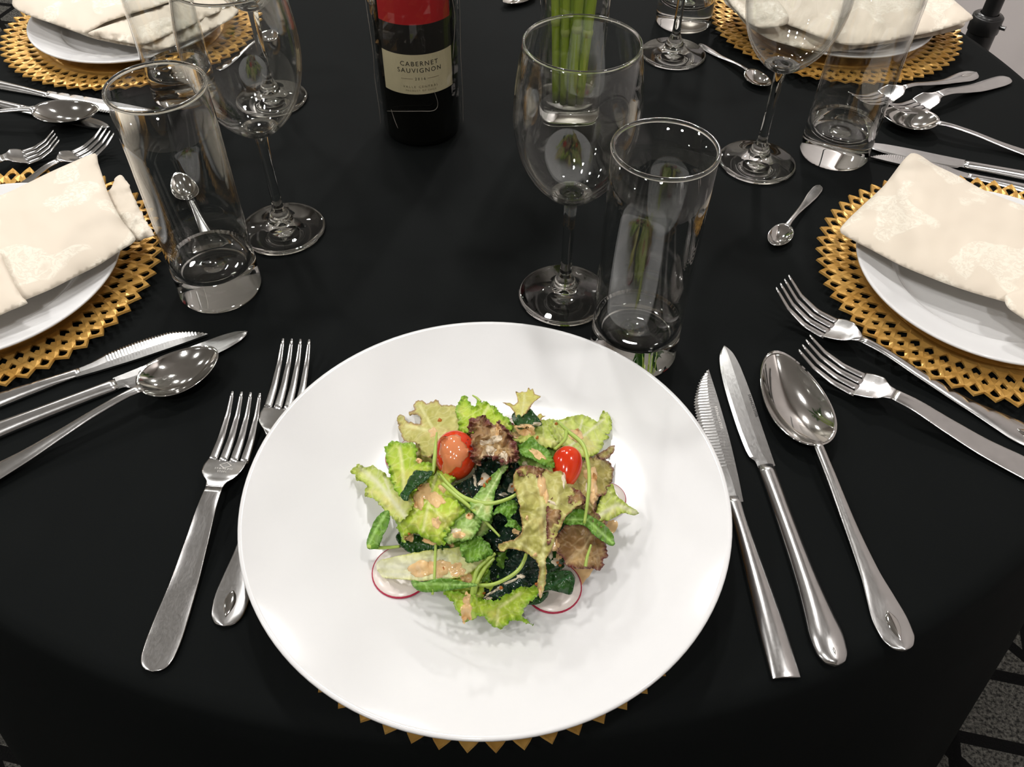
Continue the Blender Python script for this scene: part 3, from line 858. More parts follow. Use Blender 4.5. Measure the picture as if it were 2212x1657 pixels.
def knife(label, end_px, tip_px, style='dinner', group='table knives', flip=1, stamp=None, lift=0.0, wscale=1.0):
    t = thing('steak_knife' if style == 'steak' else 'dinner_knife', label, 'knife', (0, 0, 0), 0, group)
    L = place(t, end_px, tip_px, lift)*0.995
    k = wscale
    zc = .0052
    if style == 'steak':
        hs = [(0, .0165, 0.0042, -.0010, .0042), (.01, .0168, .0046, -.0012, .0046), (.10, .0165, .0058, -.0018, .0058), (.22, .0145, .0064, -.002, .0062), (.36, .0110, .0058, -.0018, .0052), (.47, .0088, .0046, -.001, .0036), (.52, .0088, .0040, -.0006, .0026)]
        obj('handle', ribbon('handle', [(q*L, w_*k, z, d_, th, -flip*.001*(q/.5)) for q, w_, z, d_, th in hs], 60, 9, bias=2.2), M_STEEL, t)
        q0 = .50
        spine = [(.50, .0044), (.60, .0062), (.75, .0078), (.88, .0080), (.96, .0078), (1.0, .0076)]
        edge = [(.50, -.0046), (.56, -.0060), (.64, -.0098), (.74, -.0112), (.85, -.0100), (.93, -.0040), (.97, .0012), (1.0, .0070)]
    else:
        hs = [(0, .002, .0036, -.0006, .0030), (.004, .0075, .0044, -.001, .0040), (.01, .0125, .0050, -.0012, .0048), (.035, .0185, .0062, -.0016, .0060), (.07, .0200, .0070, -.0018, .0068), (.13, .0172, .0072, -.002, .0070), (.22, .0138, .0070, -.002, .0068), (.36, .0118, .0064, -.0018, .0062), (.48, .0112, .0058, -.0014, .0056), (.535, .0114, .0054, -.0012, .0052), (.555, .0116, .0050, -.001, .0046)]
        obj('handle', ribbon('handle', [(q*L, w_*k, z, d_, th, 0) for q, w_, z, d_, th in hs], 60, 9, bias=2.2), M_STEEL, t)
        obj('embossed_drop', drop_mesh(.0068*k, .018), M_MIRROR, t).location = (0, .004, .0052)
        q0 = .55
        spine = [(.55, .0058), (.60, .0060), (.70, .0064), (.80, .0070), (.90, .0066), (.96, .0050), (.99, .0020), (1.0, 0.0)]
        edge = [(.55, -.0058), (.572, -.0064), (.585, -.0090), (.62, -.0104), (.70, -.0110), (.80, -.0106), (.90, -.0088), (.96, -.0058), (.99, -.0022), (1.0, 0.0)]
    n = 90
    qs = np.linspace(q0, 1, n)
    sp = interp(spine, n)[:, 1]*k; ed = interp(edge, n)[:, 1]*k
    v, f = [], []
    for i, q in enumerate(qs):
        a, b = sp[i], ed[i]
        if style == 'steak' and q > .62:
            b += .0007*(1 if i % 2 else -1)
        y = q*L; zt = .0034 if style == 'steak' else .0036
        for (x, z) in ((a, zt), ((a*0.6+b*.4), zt+.0002), (b*.86+a*.14, zt-.0002), (b, zt-.0009), (b*.86+a*.14, zt-.0016), (a*.6+b*.4, zt-.0019), (a, zt-.0018)):
            v.append((x*flip, y, z))
    m = 7
    for i in range(n-1):
        for j in range(m):
            jj = (j+1) % m
            f.append((i*m+j, i*m+jj, (i+1)*m+jj, (i+1)*m+j))
    f.append(tuple(range(m))); f.append(tuple(range((n-1)*m, n*m)))
    me = mesh('blade', v, f); fix_normals(me)
    bl = obj('blade', me, M_BLADE, t, smooth=False)
    if stamp:
        for body, qq, xo, mat in stamp:
            o = obj('stamp', text_mesh(body, .0026, spacing=1.1), mat, t, smooth=False)
            o.location = (xo, qq*L, .0038); o.rotation_euler = (0, 0, PI/2 if xo < 0 else -PI/2)
    return t

# front setting
fork('plain round-ended fork lying farthest left of the salad plate', (328, 1450), (532, 848), 'plain', stamp=True)
fork('drop-ended fork partly hidden under the left edge of the salad plate', (482, 1352), (640, 733), 'drop', 'table forks')
knife('square-ended steak knife with serrated edge tucked beside the salad plate', (1700, 1463), (1508, 797), 'steak', flip=1, stamp=[('STAINLESS STEEL', .80, .0035, M_ENGRAVE)])
knife('dinner knife between the steak knife and the large spoon at the near right', (1808, 1437), (1563, 745), 'dinner', flip=1, stamp=[('STAINLESS STEEL', .76, .0045, M_ENGRAVE_DARK)])
spoon('large spoon with drop-ended handle at the near right', (1955, 1404), (1672, 758), 'drop', bw=.0455, bl=.39)
# right setting
fork('drop-ended fork lying next to the right gold charger', (2270, 964), (1690, 608), 'drop', nf=.68, tz=.027)
fork('fork lying nearest the large spoon, its tines pointing at the right tumbler', (2300, 1052), (1737, 740), 'plain', stamp=True, wscale=.98, nf=.64, tz=.021)
spoon('small teaspoon lying alone beside the right plate', (1772, 398), (1672, 519), 'plain', 'teaspoons', bw=.0195, bl=.28, hw=.62, depth=.0050, name='teaspoon')
knife('serrated steak knife at the right, half hidden by the raised napkin', (2330, 435), (1880, 330), 'steak', flip=-1)
knife('dinner knife at the right, running from the tumbler behind the napkin', (2360, 408), (1870, 312), 'dinner', flip=1)
spoon('large spoon at the far right lying below the two forks', (2330, 360), (1902, 236), 'drop', bw=.041, bl=.30)
# left setting
knife('serrated steak knife lying along the left gold charger', (-150, 915), (446, 708), 'steak', flip=1)
knife('dinner knife at the left with the spoon resting against it', (-150, 985), (538, 716), 'dinner', flip=-1, stamp=[('STEEL 304', .74, -.0035, M_ENGRAVE)])
spoon('large spoon at the left lying over the dinner knife tip', (-140, 1095), (472, 762), 'plain', bw=.041, bl=.30, lift=.003)
fork('fork behind the left plate, nearest the left edge of the photo', (-180, 420), (122, 292), 'plain')
fork('fork behind the left plate, its tines by the tumbler', (-60, 455), (234, 280), 'drop')
spoon('small teaspoon seen through the left tumbler', (458, 530), (380, 366), 'plain', 'teaspoons', bw=.0225, bl=.42, hw=.62, depth=.0060, name='teaspoon')
# far left setting
knife('steak knife at the far left just below the gold charger', (-112, 160), (322, 246), 'steak', flip=-1)
knife('dinner knife at the far left between the steak knife and the spoon', (-175, 186), (240, 276), 'dinner', flip=1)
spoon('large spoon at the far left, its bowl ending by the tumbler rim', (-220, 262), (218, 246), 'plain', bw=.040, bl=.32, lift=.004)
spoon('small teaspoon seen through the bowl of the left wine glass', (468, 148), (592, 58), 'plain', 'teaspoons', bw=.026, bl=.30, hw=.62, depth=.0055, name='teaspoon')
# far right setting
fork('drop-ended fork at the far right close to the gold charger', (2110, 156), (1845, 208), 'drop', wscale=.9)
fork('plain fork at the far right just above the large spoon', (2180, 168), (1925, 228), 'plain', wscale=.9)
spoon('small teaspoon beside the far right gold charger', (1512, 92), (1664, 176), 'plain', 'teaspoons', bw=.024, bl=.30, hw=.62, depth=.0055, name='teaspoon')
spoon('teaspoon at the top edge of the photo behind the wine bottle', (1300, -75), (1088, -2), 'plain', 'teaspoons', bw=.026, bl=.30, hw=.62, depth=.0055, name='teaspoon')

# ------------------------------------------------------------------ glasses
def shell(prof_out, wall, ztop):
    """outer profile + inner profile offset by the wall thickness, joined at the lip"""
    inner = [(max(0.0, r-wall), z) for r, z in prof_out][::-1]
    return prof_out+inner

def tumbler_meshes():
    R = .0325; H = .178
    base = lathe('base', [(0, .0022), (.018, .0015), (R-.004, .0004), (R-.0012, 0.0012), (R, .0035), (R, .024), (R-.0022, .0246)] + smooth_prof([(R-.0026, .0330), (R-.0050, .0275), (R-.010, .0245), (.012, .0235), (.0, .0250)], 14), 72)
    base = lathe('base', [(0, .0022), (.018, .0015), (R-.004, .0004), (R-.0012, 0.0012), (R, .0035), (R, .030), (R-.0016, .0345)] + smooth_prof([(R-.0020, .0340), (R-.0042, .0285), (R-.0095, .0250), (.013, .0240), (.009, .0243), (.006, .0262), (0, .0268)], 18), 72)
    fix_normals(base)
    out = [(R, .0305), (R, .06), (R, .10), (R+.0001, .14), (R+.0003, H-.003)]
    wall = lathe('wall', out+[(r-.0013, z) for r, z in out][::-1], 72, closed=True); fix_normals(wall)
    rim = []
    for k in range(10):
        a = 2*PI*k/10; rim.append((R-.0003+.0014*math.cos(a), H-.0015+.0016*math.sin(a)))
    rim = lathe('rim', rim, 72, closed=True); fix_normals(rim)
    return base, wall, rim
TUMBLER = tumbler_meshes()

def wine_meshes():
    bowl_o = smooth_prof([(.0050, .0945), (.0100, .0965), (.0185, .1025), (.0290, .1145), (.0370, .1300), (.0415, .1480), (.0428, .1640), (.0420, .1820), (.0396, .2000), (.0372, .2125)], 34)
    bowl_i = smooth_prof([(.0362, .2125), (.0386, .2000), (.0410, .1820), (.0418, .1640), (.0404, .1480), (.0358, .1305), (.0276, .1160), (.0170, .1052), (.0080, .1012), (.0, .1002)], 34)
    zs = .1000
    bowl = lathe('bowl', [p for p in bowl_o if p[1] >= zs-.002]+[p for p in bowl_i if p[1] >= zs+.0012], 80, closed=True); fix_normals(bowl)
    bottom = lathe('bowl_bottom', [(0, .0944)]+[p for p in bowl_o if p[1] < zs]+[p for p in bowl_i if p[1] < zs+.001], 80); fix_normals(bottom)
    stem = lathe('stem', [(0, .0935)]+[(0.0052, .0940)]+smooth_prof([(.0056, .0965), (.0047, .0880), (.0042, .0700), (.0041, .0450), (.0046, .0280), (.0062, .0215), (.0090, .0165), (.0105, .0115)], 26)[0:]+[(.0, .0108)], 40); fix_normals(stem)
    foot = lathe('foot', [(0, .0006), (.030, .0004), (.0355, .0008), (.0366, .0020), (.0355, .0030)]+smooth_prof([(.0345, .0034), (.026, .0052), (.0170, .0082), (.0108, .0116)], 12)+[(.0105, .0120), (0, .0120)], 72); fix_normals(foot)
    rim = lathe('rim', [(.0367+.0009*math.cos(2*PI*k/10), .2128+.0010*math.sin(2*PI*k/10)) for k in range(10)], 80, closed=True); fix_normals(rim)
    return bowl, stem, foot, rim, bottom
WINE = wine_meshes()

def tumbler(label, px, py):
    p = T(px, py); t = thing('tumbler', label, 'glass', (p.x, p.y, TABLE_Z+.0002), random.random()*3, 'straight tumblers')
    obj('base', TUMBLER[0], M_GLASS, t); obj('wall', TUMBLER[1], M_THIN, t); obj('rim', TUMBLER[2], M_GLASS, t)

def wine_glass(label, px, py):
    p = T(px, py); t = thing('wine_glass', label, 'wine glass', (p.x, p.y, TABLE_Z+.0002), random.random()*3, 'stemmed wine glasses')
    obj('bowl', WINE[0], M_THIN, t); obj('bowl_bottom', WINE[4], M_GLASS, t); obj('stem', WINE[1], M_GLASS, t); obj('foot', WINE[2], M_GLASS, t); obj('rim', WINE[3], M_GLASS, t)

tumbler('empty straight tumbler touching the top right rim of the salad plate', 1366, 757)
tumbler('empty straight tumbler at the left beside the frilled napkin end', 478, 622)
tumbler('empty straight tumbler at the right next to the stemmed glass', 1800, 332)
tumbler('empty straight tumbler standing in front of the far left napkin', 402, 205)
tumbler('tumbler base cut off by the top edge, right of the flower vase', 1475, 48)
wine_glass('stemmed wine glass in the middle with flower stems seen through its bowl', 1218, 640)
wine_glass('stemmed wine glass at the left just behind the tumbler', 612, 497)
wine_glass('stemmed wine glass at the right beside the tumbler, above the lone teaspoon', 1634, 353)
wine_glass('stemmed wine glass far left, its foot showing behind the nearer glass bowl', 588, 216)
wine_glass('far stemmed wine glass to the right of the flower vase', 1453, 119)

# ------------------------------------------------------------------ wine bottle
def bottle():
    c = T(913, 276)
    t = thing('wine_bottle', 'dark red wine bottle in clear film with a cream Cabernet Sauvignon label', 'bottle', (c.x, c.y, TABLE_Z+.0002))
    R = .0372
    prof = [(0, .004), (.020, .003), (R-.006, 0), (R-.001, .003), (R, .008), (R, .10), (R, .185)]+smooth_prof([(R, .190), (R-.004, .205), (.022, .225), (.0155, .245), (.0145, .290)], 16)+[(.0152, .292), (.0152, .300), (.0, .300)]
    me = lathe('glass', prof, 72); fix_normals(me); obj('glass', me, M_BOTTLE, t)
    to_cam = math.atan2(EYE.y-c.y, EYE.x-c.x)
    mid = to_cam+math.radians(2)
    def wrap(nm, a0, a1, z0, z1, r, mat, parent):
        n = 28; v, f = [], []
        for rr in (r, r-.0003):
            for i in range(n+1):
                a = mid+math.radians(a0+(a1-a0)*i/n)
                v += [(rr*math.cos(a), rr*math.sin(a), z0), (rr*math.cos(a), rr*math.sin(a), z1)]
        s = 2*(n+1)
        for i in range(n):
            f.append((2*i, 2*i+2, 2*i+3, 2*i+1)); f.append((s+2*i, s+2*i+1, s+2*i+3, s+2*i+2))
            f.append((2*i, s+2*i, s+2*i+2, 2*i+2)); f.append((2*i+1, 2*i+3, s+2*i+3, s+2*i+1))
        f += [(0, 1, s+1, s), (2*n, s+2*n, s+2*n+1, 2*n+1)]
        me = mesh(nm, v, f); fix_normals(me); return obj(nm, me, mat, parent, smooth=False)
    lab = wrap('label', -57, 53, .0575, .0955, R+.0005, M_LABEL, t); lab['label'] = 'cream lower label'
    wrap('black_label', -57, 53, .0955, .1225, R+.0005, M_BLACKLABEL, t)
    rl = wrap('red_label', -57, 53, .1225, .185, R+.0005, M_REDLABEL, t); rl['label'] = 'red upper label'
    def lettering(body, z, size, mat, da=0, spacing=1.25, parent=lab, r=R+.0007):
        me = text_mesh(body, size, spacing=spacing)
        bm = bmesh.new(); bm.from_mesh(me)
        bmesh.ops.subdivide_edges(bm, edges=[e for e in bm.edges if e.calc_length() > .002], cuts=2)
        for vv in bm.verts:
            a = mid+vv.co.x/r+math.radians(da); vv.co = Vector((r*math.cos(a), r*math.sin(a), z+vv.co.y))
        bm.to_mesh(me); bm.free(); return obj('lettering', me, mat, parent, smooth=False)
    lettering('CABERNET', .0852, .0061, M_INK)
    lettering('SAUVIGNON', .0788, .0061, M_INK)
    lettering('2016', .0716, .0036, M_INK, spacing=1.5)
    lettering('VALLE CENTRAL', .0640, .0030, M_INK_FAINT, spacing=1.6)
    lettering('PRODUCT OF CHILE', .0606, .0022, M_INK_FAINT, spacing=1.5)
    for da in (-1, 1):
        b = box('rule', da*.0065, da*.0175, -.00012, .00012, 0, .0001)
        bm = bmesh.new(); bm.from_mesh(b); bmesh.ops.subdivide_edges(bm, edges=bm.edges, cuts=3)
        for vv in bm.verts:
            rr = R+.0006+vv.co.z; a = mid+vv.co.x/R; vv.co = Vector((rr*math.cos(a), rr*math.sin(a), .0728+vv.co.y))
        bm.to_mesh(b); bm.free(); obj('rule', b, M_INK_FAINT, lab, smooth=False)
    # crinkled clear film
    v, f = [], []; n, m = 40, 34
    for k in range(m):
        z = .0015+.27*k/(m-1)
        for i in range(n):
            a = 2*PI*i/n
            rr = (R if z < .19 else max(.019, R-(z-.19)*.33))+.0032+.0024*noise.noise(Vector((math.cos(a)*2.2, math.sin(a)*2.2, z*26)))+.0012*noise.noise(Vector((math.cos(a)*5, math.sin(a)*5, z*60)))
            v.append((rr*math.cos(a), rr*math.sin(a), z))
    for k in range(m-1):
        for i in range(n):
            j = (i+1) % n; f.append((k*n+i, k*n+j, (k+1)*n+j, (k+1)*n+i))
    me = mesh('film', v, f); fix_normals(me)
    fo = obj('film', me, M_FILM, t, smooth=False); fo['label'] = 'crinkled clear wrapping film'
    # glints along the film creases, painted as thin pale glossy tubes
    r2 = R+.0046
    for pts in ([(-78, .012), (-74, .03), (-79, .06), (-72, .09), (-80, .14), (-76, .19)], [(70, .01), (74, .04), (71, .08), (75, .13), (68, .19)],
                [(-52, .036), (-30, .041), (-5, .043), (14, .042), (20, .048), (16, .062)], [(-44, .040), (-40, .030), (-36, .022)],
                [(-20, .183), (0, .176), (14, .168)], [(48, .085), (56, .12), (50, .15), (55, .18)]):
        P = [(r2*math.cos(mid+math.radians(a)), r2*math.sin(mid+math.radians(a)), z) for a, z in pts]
        obj('crease_glint', tube('crease_glint', P, [.00015, .0003, .00015], 5, 30), M_CREASE_GLINT, fo)
bottle()

# ------------------------------------------------------------------ vase with flower stems
def vase():
    c = T(1226, 244)
    t = thing('vase', 'clear glass vase with a thick base behind the middle wine glass', 'vase', (c.x, c.y, TABLE_Z+.0002), 0.06)
    def sq(r, k=5.0, n=64):
        out = []
        for i in range(n):
            a = 2*PI*i/n; cx, sx = math.cos(a), math.sin(a)
            s_ = r/((abs(cx)**k+abs(sx)**k)**(1/k)); out.append((s_*cx, s_*sx))
        return out
    def loft(nm, prof, closed):
        v, f, n = [], [], 64
        for r, z in prof:
            v += [(x, y, z) for x, y in sq(r)]
        m = len(prof)
        for i in range(m-(0 if closed else 1)):
            for j in range(n):
                a, b = i*n, ((i+1) % m)*n; jj = (j+1) % n
                f.append((a+j, a+jj, b+jj, b+j))
        if not closed:
            f.append(tuple(range(n))[::-1]); f.append(tuple(range((m-1)*n, m*n)))
        me = mesh(nm, v, f); fix_normals(me); return me
    R = .0295
    obj('base', loft('base', [(R-.004, 0), (R-.001, .002), (R, .006), (R, .016), (R-.003, .0185)], False), M_GLASS, t)
    obj('wall', loft('wall', [(R, .0165), (R+.001, .10), (R+.002, .20), (R, .20), (R-.001, .10), (R-.002, .0165)], True), M_THIN, t)
    rnd = random.Random(3)
    spots = [(-.013, -.012), (-.006, -.015), (.002, -.016), (.010, -.014), (-.010, -.004), (-.001, -.006), (.009, -.004), (-.006, .006), (.005, .007), (.012, .003)]
    for i, (x, y) in enumerate(spots):
        lab = ['leftmost in the front row of the vase', 'second from the left in front', 'in the middle of the front row', 'rightmost in the front row of the vase',
               'hidden behind the front row', 'hidden behind the front row', 'hidden behind the front row', 'hidden behind the front row', 'hidden behind the front row', 'hidden behind the front row'][i]
        s_ = thing('flower_stem', 'thick green flower stem standing in the vase, ' + lab, 'flower', (c.x+x, c.y+y, TABLE_Z+.0195), 0, 'green flower stems in the vase')
        lean = (x*1.2+rnd.uniform(-.006, .006), y*.8+rnd.uniform(-.004, .004)); r = rnd.uniform(.0036, .0046); H = rnd.uniform(.30, .38)
        P = [(0, 0, 0), (lean[0]*.3, lean[1]*.3, H*.3), (lean[0]*.9, lean[1]*.9, H*.62), (lean[0]*2.2, lean[1]*2.2, H)]
        obj('stalk', tube('stalk', P, [r*.95, r, r, r*.8], 10, 24), M_FLOWER, s_)
        C = catmull(P, 50)
        for q in (rnd.randint(9, 13), rnd.randint(24, 28), 40):
            p = C[q]; tn = lathe('node', [(r*1.02, -.0035), (r*1.18, -.0008), (r*1.18, .0008), (r*1.0, .0035)], 12)
            no = obj('node', tn, M_FLOWER_NODE, s_); no.location = p
        for k in range(2):
            a = math.atan2(y, x)-PI/2+rnd.uniform(-.5, .5); bl, wd = rnd.uniform(.07, .10), rnd.uniform(.018, .026)
            rows = [(bl*q, max(.001, wd*math.sin(PI*q**.8)), .012*math.sin(PI*q*.9)-.02*q*q, .002, .0006, 0) for q in np.linspace(0.02, .99, 12)]
            me = ribbon('leaf', rows, 12, 5, smoothst=False)
            lf = obj('leaf', me, M_FOLIAGE, s_); lf.location = C[44+k*4]; lf.rotation_euler = (rnd.uniform(.1, .5), 0, a)
vase()
#SALAD#
# ------------------------------------------------------------------ salad
# outlines were measured on an enlarged view of the plate; Z6 converts them to photo pixels
def Z6(p):
    return (740+p[0]/2.7614, 800+p[1]/2.7614)

def pile(x, y):
    """height (m above the table) of the heap of leaves at a photo pixel"""
    u = (x-1078)/300.0; v_ = (y-1085)/270.0
    r2 = u*u+v_*v_
    return PLATE_FLOOR+0.004+0.042*max(0.0, 1-r2)**0.8

LEAVES = []      # built leaf objects, for draping the dressing
def leaf(label, outline, mat, k=1.0, off=0.0, lift=0.0, name='lettuce_leaf', cat='lettuce', group='salad leaves', jag=2.0, jag_f=.22, ruffle=.0016, rn=18,
         rlen=10, wob=.0030, wob_f=.040, rib=None, seed=0, thick=.0005, spacing=3.4, swirl=0.0, stem=None, floor=0.0):
    O = [Z6(p) for p in outline]
    def zf(x, y, d):
        z = PLATE_FLOOR+.003+(pile(x, y)-PLATE_FLOOR-.003)*k+off*.001+lift*.001*math.exp(-d/14.0)
        return max(z, PLATE_FLOOR+.0022+floor)
    R_ = [([Z6(p) for p in poly], wd) for poly, wd in rib] if rib else None
    lo = PLATE_FLOOR+.0016
    zc = lambda x, y, d: zf(x, y, d)
    me, c = sheet(name, O, zc, spacing=spacing, thick=thick, jag=jag, jag_f=jag_f, ruffle=ruffle*1.5, ruffle_n=int(rn*1.5), rlen=rlen, wob=wob, wob_f=wob_f, rib=R_, seed=seed, swirl=swirl)
    # nothing sinks into the plate
    zmin = TABLE_Z+lo
    for vv in me.vertices:
        if vv.co.z+c.z < zmin:
            vv.co.z = zmin-c.z+0.15*(vv.co.z+c.z-zmin)*0
    if stem:
        root = thing(name, label, cat, c, 0, group)
        o = obj('blade', me, mat, root)
        for pts, rad in stem:
            P = [T(*Z6((a, b)), z)-c for a, b, z in pts]
            obj('stalk', tube('stalk', P, rad, 8, 30), M_STEM, root)
        LEAVES.append((o, c))
        return root
    o = obj(name, me, mat); o.location = c
    tag(o, label, cat, group)
    LEAVES.append((o, c))
    return o

def radish(label, cx, cy, r, z=.0035, tilt=(0, 0)):
    p = T(*Z6((cx, cy)), PLATE_FLOOR+z)
    t = thing('radish_slice', label, 'radish', p, 0, 'radish slices under the salad')
    t.rotation_euler = (tilt[0], tilt[1], random.random()*6)
    R = r/2.7614*0.000283
    a = lathe('flesh', [(0, -.0008), (R*.97, -.0008), (R*.985, 0), (R*.97, .0008), (R*.6, .00085), (0, .00085)], 40); fix_normals(a)
    b = lathe('skin', [(R*.965, -.0009), (R, -.0006), (R*1.006, 0), (R, .0006), (R*.965, .0009), (R*.972, 0)], 40, closed=True); fix_normals(b)
    obj('flesh', a, M_RADISH, t); obj('skin', b, M_RADISH_SKIN, t)

radish('large radish slice showing at the lower left of the salad', 352, 1200, 170, .0024)
radish('radish slice showing at the lower right of the salad, under a square dark leaf', 1253, 1290, 166, .0024)
radish('radish slice showing at the right side of the salad', 1572, 772, 122, .0034, (.10, -.08))
radish('radish slice behind the dark leaf at the top of the salad', 1082, 360, 138, .0044, (.10, 0))
radish('radish slice at the left behind the upright green leaf', 352, 520, 104, .0030, (0, .06))
radish('small arc of radish at the upper left under the brown-edged leaf', 420, 470, 84, .0056, (.05, .1))

# lower layers first
# the bed of leaves under the visible ones
BED = [
    ('olive lettuce piece in the bed under the left tomato', [(430, 420), (560, 380), (680, 380), (760, 460), (760, 580), (690, 660), (560, 650), (460, 560)], L_OLIVE, .62, 41),
    ('olive lettuce piece in the bed under the red-brown curl', [(720, 330), (860, 290), (1010, 320), (1060, 440), (1020, 580), (880, 620), (760, 560), (710, 440)], L_PURPLE, .62, 42),
    ('green lettuce piece in the bed under the right tomato', [(1040, 400), (1180, 330), (1330, 360), (1440, 460), (1450, 600), (1330, 690), (1180, 680), (1060, 580)], L_SAGE, .66, 43),
    ('brown lettuce piece in the bed at the right', [(1300, 560), (1430, 480), (1560, 520), (1600, 640), (1560, 800), (1440, 860), (1320, 800), (1270, 680)], L_PURPLE, .6, 44),
    ('dark spinach piece in the bed at the lower right', [(1150, 900), (1280, 820), (1420, 860), (1440, 980), (1360, 1100), (1290, 1210), (1190, 1230), (1130, 1080)], L_DARK, .62, 45),
    ('dark spinach piece in the bed at the middle', [(800, 580), (920, 520), (1060, 560), (1100, 720), (1060, 880), (920, 900), (800, 820), (760, 690)], L_BLACK, .62, 46),
    ('green lettuce piece in the bed at the lower middle', [(600, 980), (760, 900), (920, 960), (980, 1080), (940, 1220), (800, 1280), (660, 1250), (580, 1120)], L_ROCKET, .55, 47),
    ('dark piece in the bed behind the bottom stems', [(760, 1180), (900, 1080), (1050, 1060), (1180, 1140), (1190, 1270), (1060, 1360), (900, 1400), (790, 1330)], L_BLACK, .55, 48),
    ('pale lettuce piece in the bed at the left', [(290, 640), (400, 560), (520, 600), (620, 720), (600, 880), (480, 980), (350, 940), (290, 800)], L_PALE, .6, 49),
    ('bright lettuce piece in the bed at the bottom', [(620, 1240), (760, 1220), (900, 1260), (980, 1340), (900, 1420), (780, 1440), (670, 1380)], L_BRIGHT, .5, 50),
    ('pale lettuce piece in the bed at the top right', [(1100, 330), (1200, 290), (1320, 300), (1400, 380), (1330, 460), (1200, 460), (1110, 420)], L_PALE, .75, 51),
    ('purple-edged piece in the bed by the right radish', [(1380, 760), (1480, 700), (1560, 760), (1570, 860), (1500, 940), (1400, 920)], L_RED, .6, 52),
    ('sage green piece in the bed beside the thin stems', [(640, 700), (760, 660), (860, 720), (900, 860), (860, 980), (740, 1000), (640, 900)], L_SAGE, .8, 53),
]
for lab, ol, mt, kk, sd in BED:
    leaf(lab, ol, mt, k=kk, off=-2, seed=sd, jag=4, ruffle=.002, wob=.004)
leaf('wet black-green leaf in the hollow at the middle of the salad', [(820, 840), (900, 800), (980, 790), (1070, 830), (1090, 920), (1080, 1010), (1000, 1080), (900, 1080), (830, 1040), (800, 940)], L_BLACK, k=.55, off=0, seed=1, cat='leaf', name='dark_leaf', jag=1)
leaf('long wet black-green leaf at the bottom with cream streaks', [(838, 1375), (880, 1320), (920, 1265), (960, 1205), (985, 1140), (1040, 1085), (1100, 1080), (1165, 1120), (1175, 1200), (1165, 1275), (1090, 1310), (1020, 1330), (950, 1365), (860, 1422)], L_BLACK, k=.82, off=2, seed=2, cat='leaf', name='dark_leaf', jag=1, wob=.003, rib=[([(850, 1390), (960, 1290), (1060, 1180), (1110, 1090)], 7)])
leaf('wet black-green leaf beside the left tomato', [(660, 700), (720, 660), (790, 620), (815, 560), (850, 520), (910, 525), (945, 570), (900, 660), (860, 730), (800, 790), (720, 775)], L_BLACK, k=.85, off=0, seed=3, cat='leaf', name='dark_leaf', jag=1)
leaf('dark spinach leaf tucked under the yellow-green leaf on the left', [(318, 990), (350, 955), (420, 975), (520, 1000), (615, 1030), (640, 1060), (610, 1090), (520, 1078), (440, 1088), (390, 1085), (340, 1040)], L_DARK, k=.75, off=1, seed=4, cat='spinach', name='spinach_leaf', jag=1)
leaf('dark spinach tip left of the left tomato', [(485, 445), (520, 420), (565, 398), (590, 410), (580, 470), (545, 520), (515, 505)], L_DARK, k=.95, off=0, seed=5, cat='spinach', name='spinach_leaf', jag=1, ruffle=.0008)
leaf('flat square-cut dark spinach leaf at the lower right', [(1195, 1215), (1240, 1205), (1300, 1195), (1360, 1198), (1386, 1235), (1380, 1290), (1362, 1338), (1300, 1325), (1240, 1312), (1198, 1312)], L_DARK, k=.6, off=6, seed=6, cat='spinach', name='spinach_leaf', jag=.6, ruffle=.0006, rib=[([(1210, 1300), (1300, 1255), (1370, 1225)], 4)])
leaf('small dark leaf lying on the lower right radish slice', [(1100, 1398), (1140, 1368), (1180, 1338), (1228, 1318), (1222, 1352), (1190, 1384), (1150, 1398)], L_DARK, k=.5, off=3, seed=7, cat='spinach', name='spinach_leaf', jag=.6, ruffle=.0006)
leaf('narrow dark leaf at the right behind the pale leaf', [(1528, 725), (1562, 702), (1560, 780), (1535, 852), (1516, 795)], L_BLACK, k=.9, off=2, seed=8, cat='leaf', name='dark_leaf', jag=.6, ruffle=.0006)
leaf('red-brown lettuce leaf resting on the dressing at the lower right', [(1270, 1010), (1300, 950), (1350, 915), (1430, 910), (1500, 950), (1555, 1005), (1578, 1060), (1580, 1108), (1556, 1130), (1562, 1166), (1530, 1196), (1495, 1180), (1420, 1185), (1350, 1170), (1310, 1120), (1275, 1070)], L_RED, k=.75, off=3, lift=1, seed=9, jag=3, rib=[([(1330, 1160), (1440, 1060), (1480, 990)], 4)])
leaf('bright green frilled lettuce leaf at the bottom of the salad', [(600, 1310), (680, 1320), (760, 1340), (840, 1365), (920, 1370), (975, 1335), (1040, 1305), (1100, 1288), (1172, 1300), (1155, 1350), (1105, 1405), (1078, 1450), (1098, 1488), (1142, 1522), (1065, 1500), (1005, 1488), (955, 1542), (905, 1530), (850, 1478), (800, 1468), (742, 1502), (702, 1470), (662, 1400)], L_BRIGHT, k=.8, off=3, lift=3, seed=10, jag=4, ruffle=.0022, rib=[([(920, 1520), (930, 1420), (1060, 1330)], 5)])
leaf('bright green strip of lettuce behind the bottom stems', [(600, 1270), (680, 1280), (760, 1290), (830, 1260), (880, 1180), (910, 1100), (860, 1090), (790, 1150), (720, 1200), (640, 1230)], L_BRIGHT, k=.7, off=0, seed=11, jag=3)
leaf('pale cream lettuce rib laid across the lower left radish slice', [(200, 1150), (260, 1122), (380, 1096), (520, 1072), (650, 1058), (770, 1050), (840, 1080), (830, 1150), (770, 1205), (680, 1240), (580, 1250), (480, 1256), (380, 1250), (250, 1238), (206, 1192)], L_CREAM, k=.75, off=2, lift=1, seed=12, jag=1.2, jag_f=.12, ruffle=.0008, thick=.0016, rib=[([(205, 1170), (400, 1170), (600, 1140)], 26), ([(220, 1215), (420, 1220)], 12)])
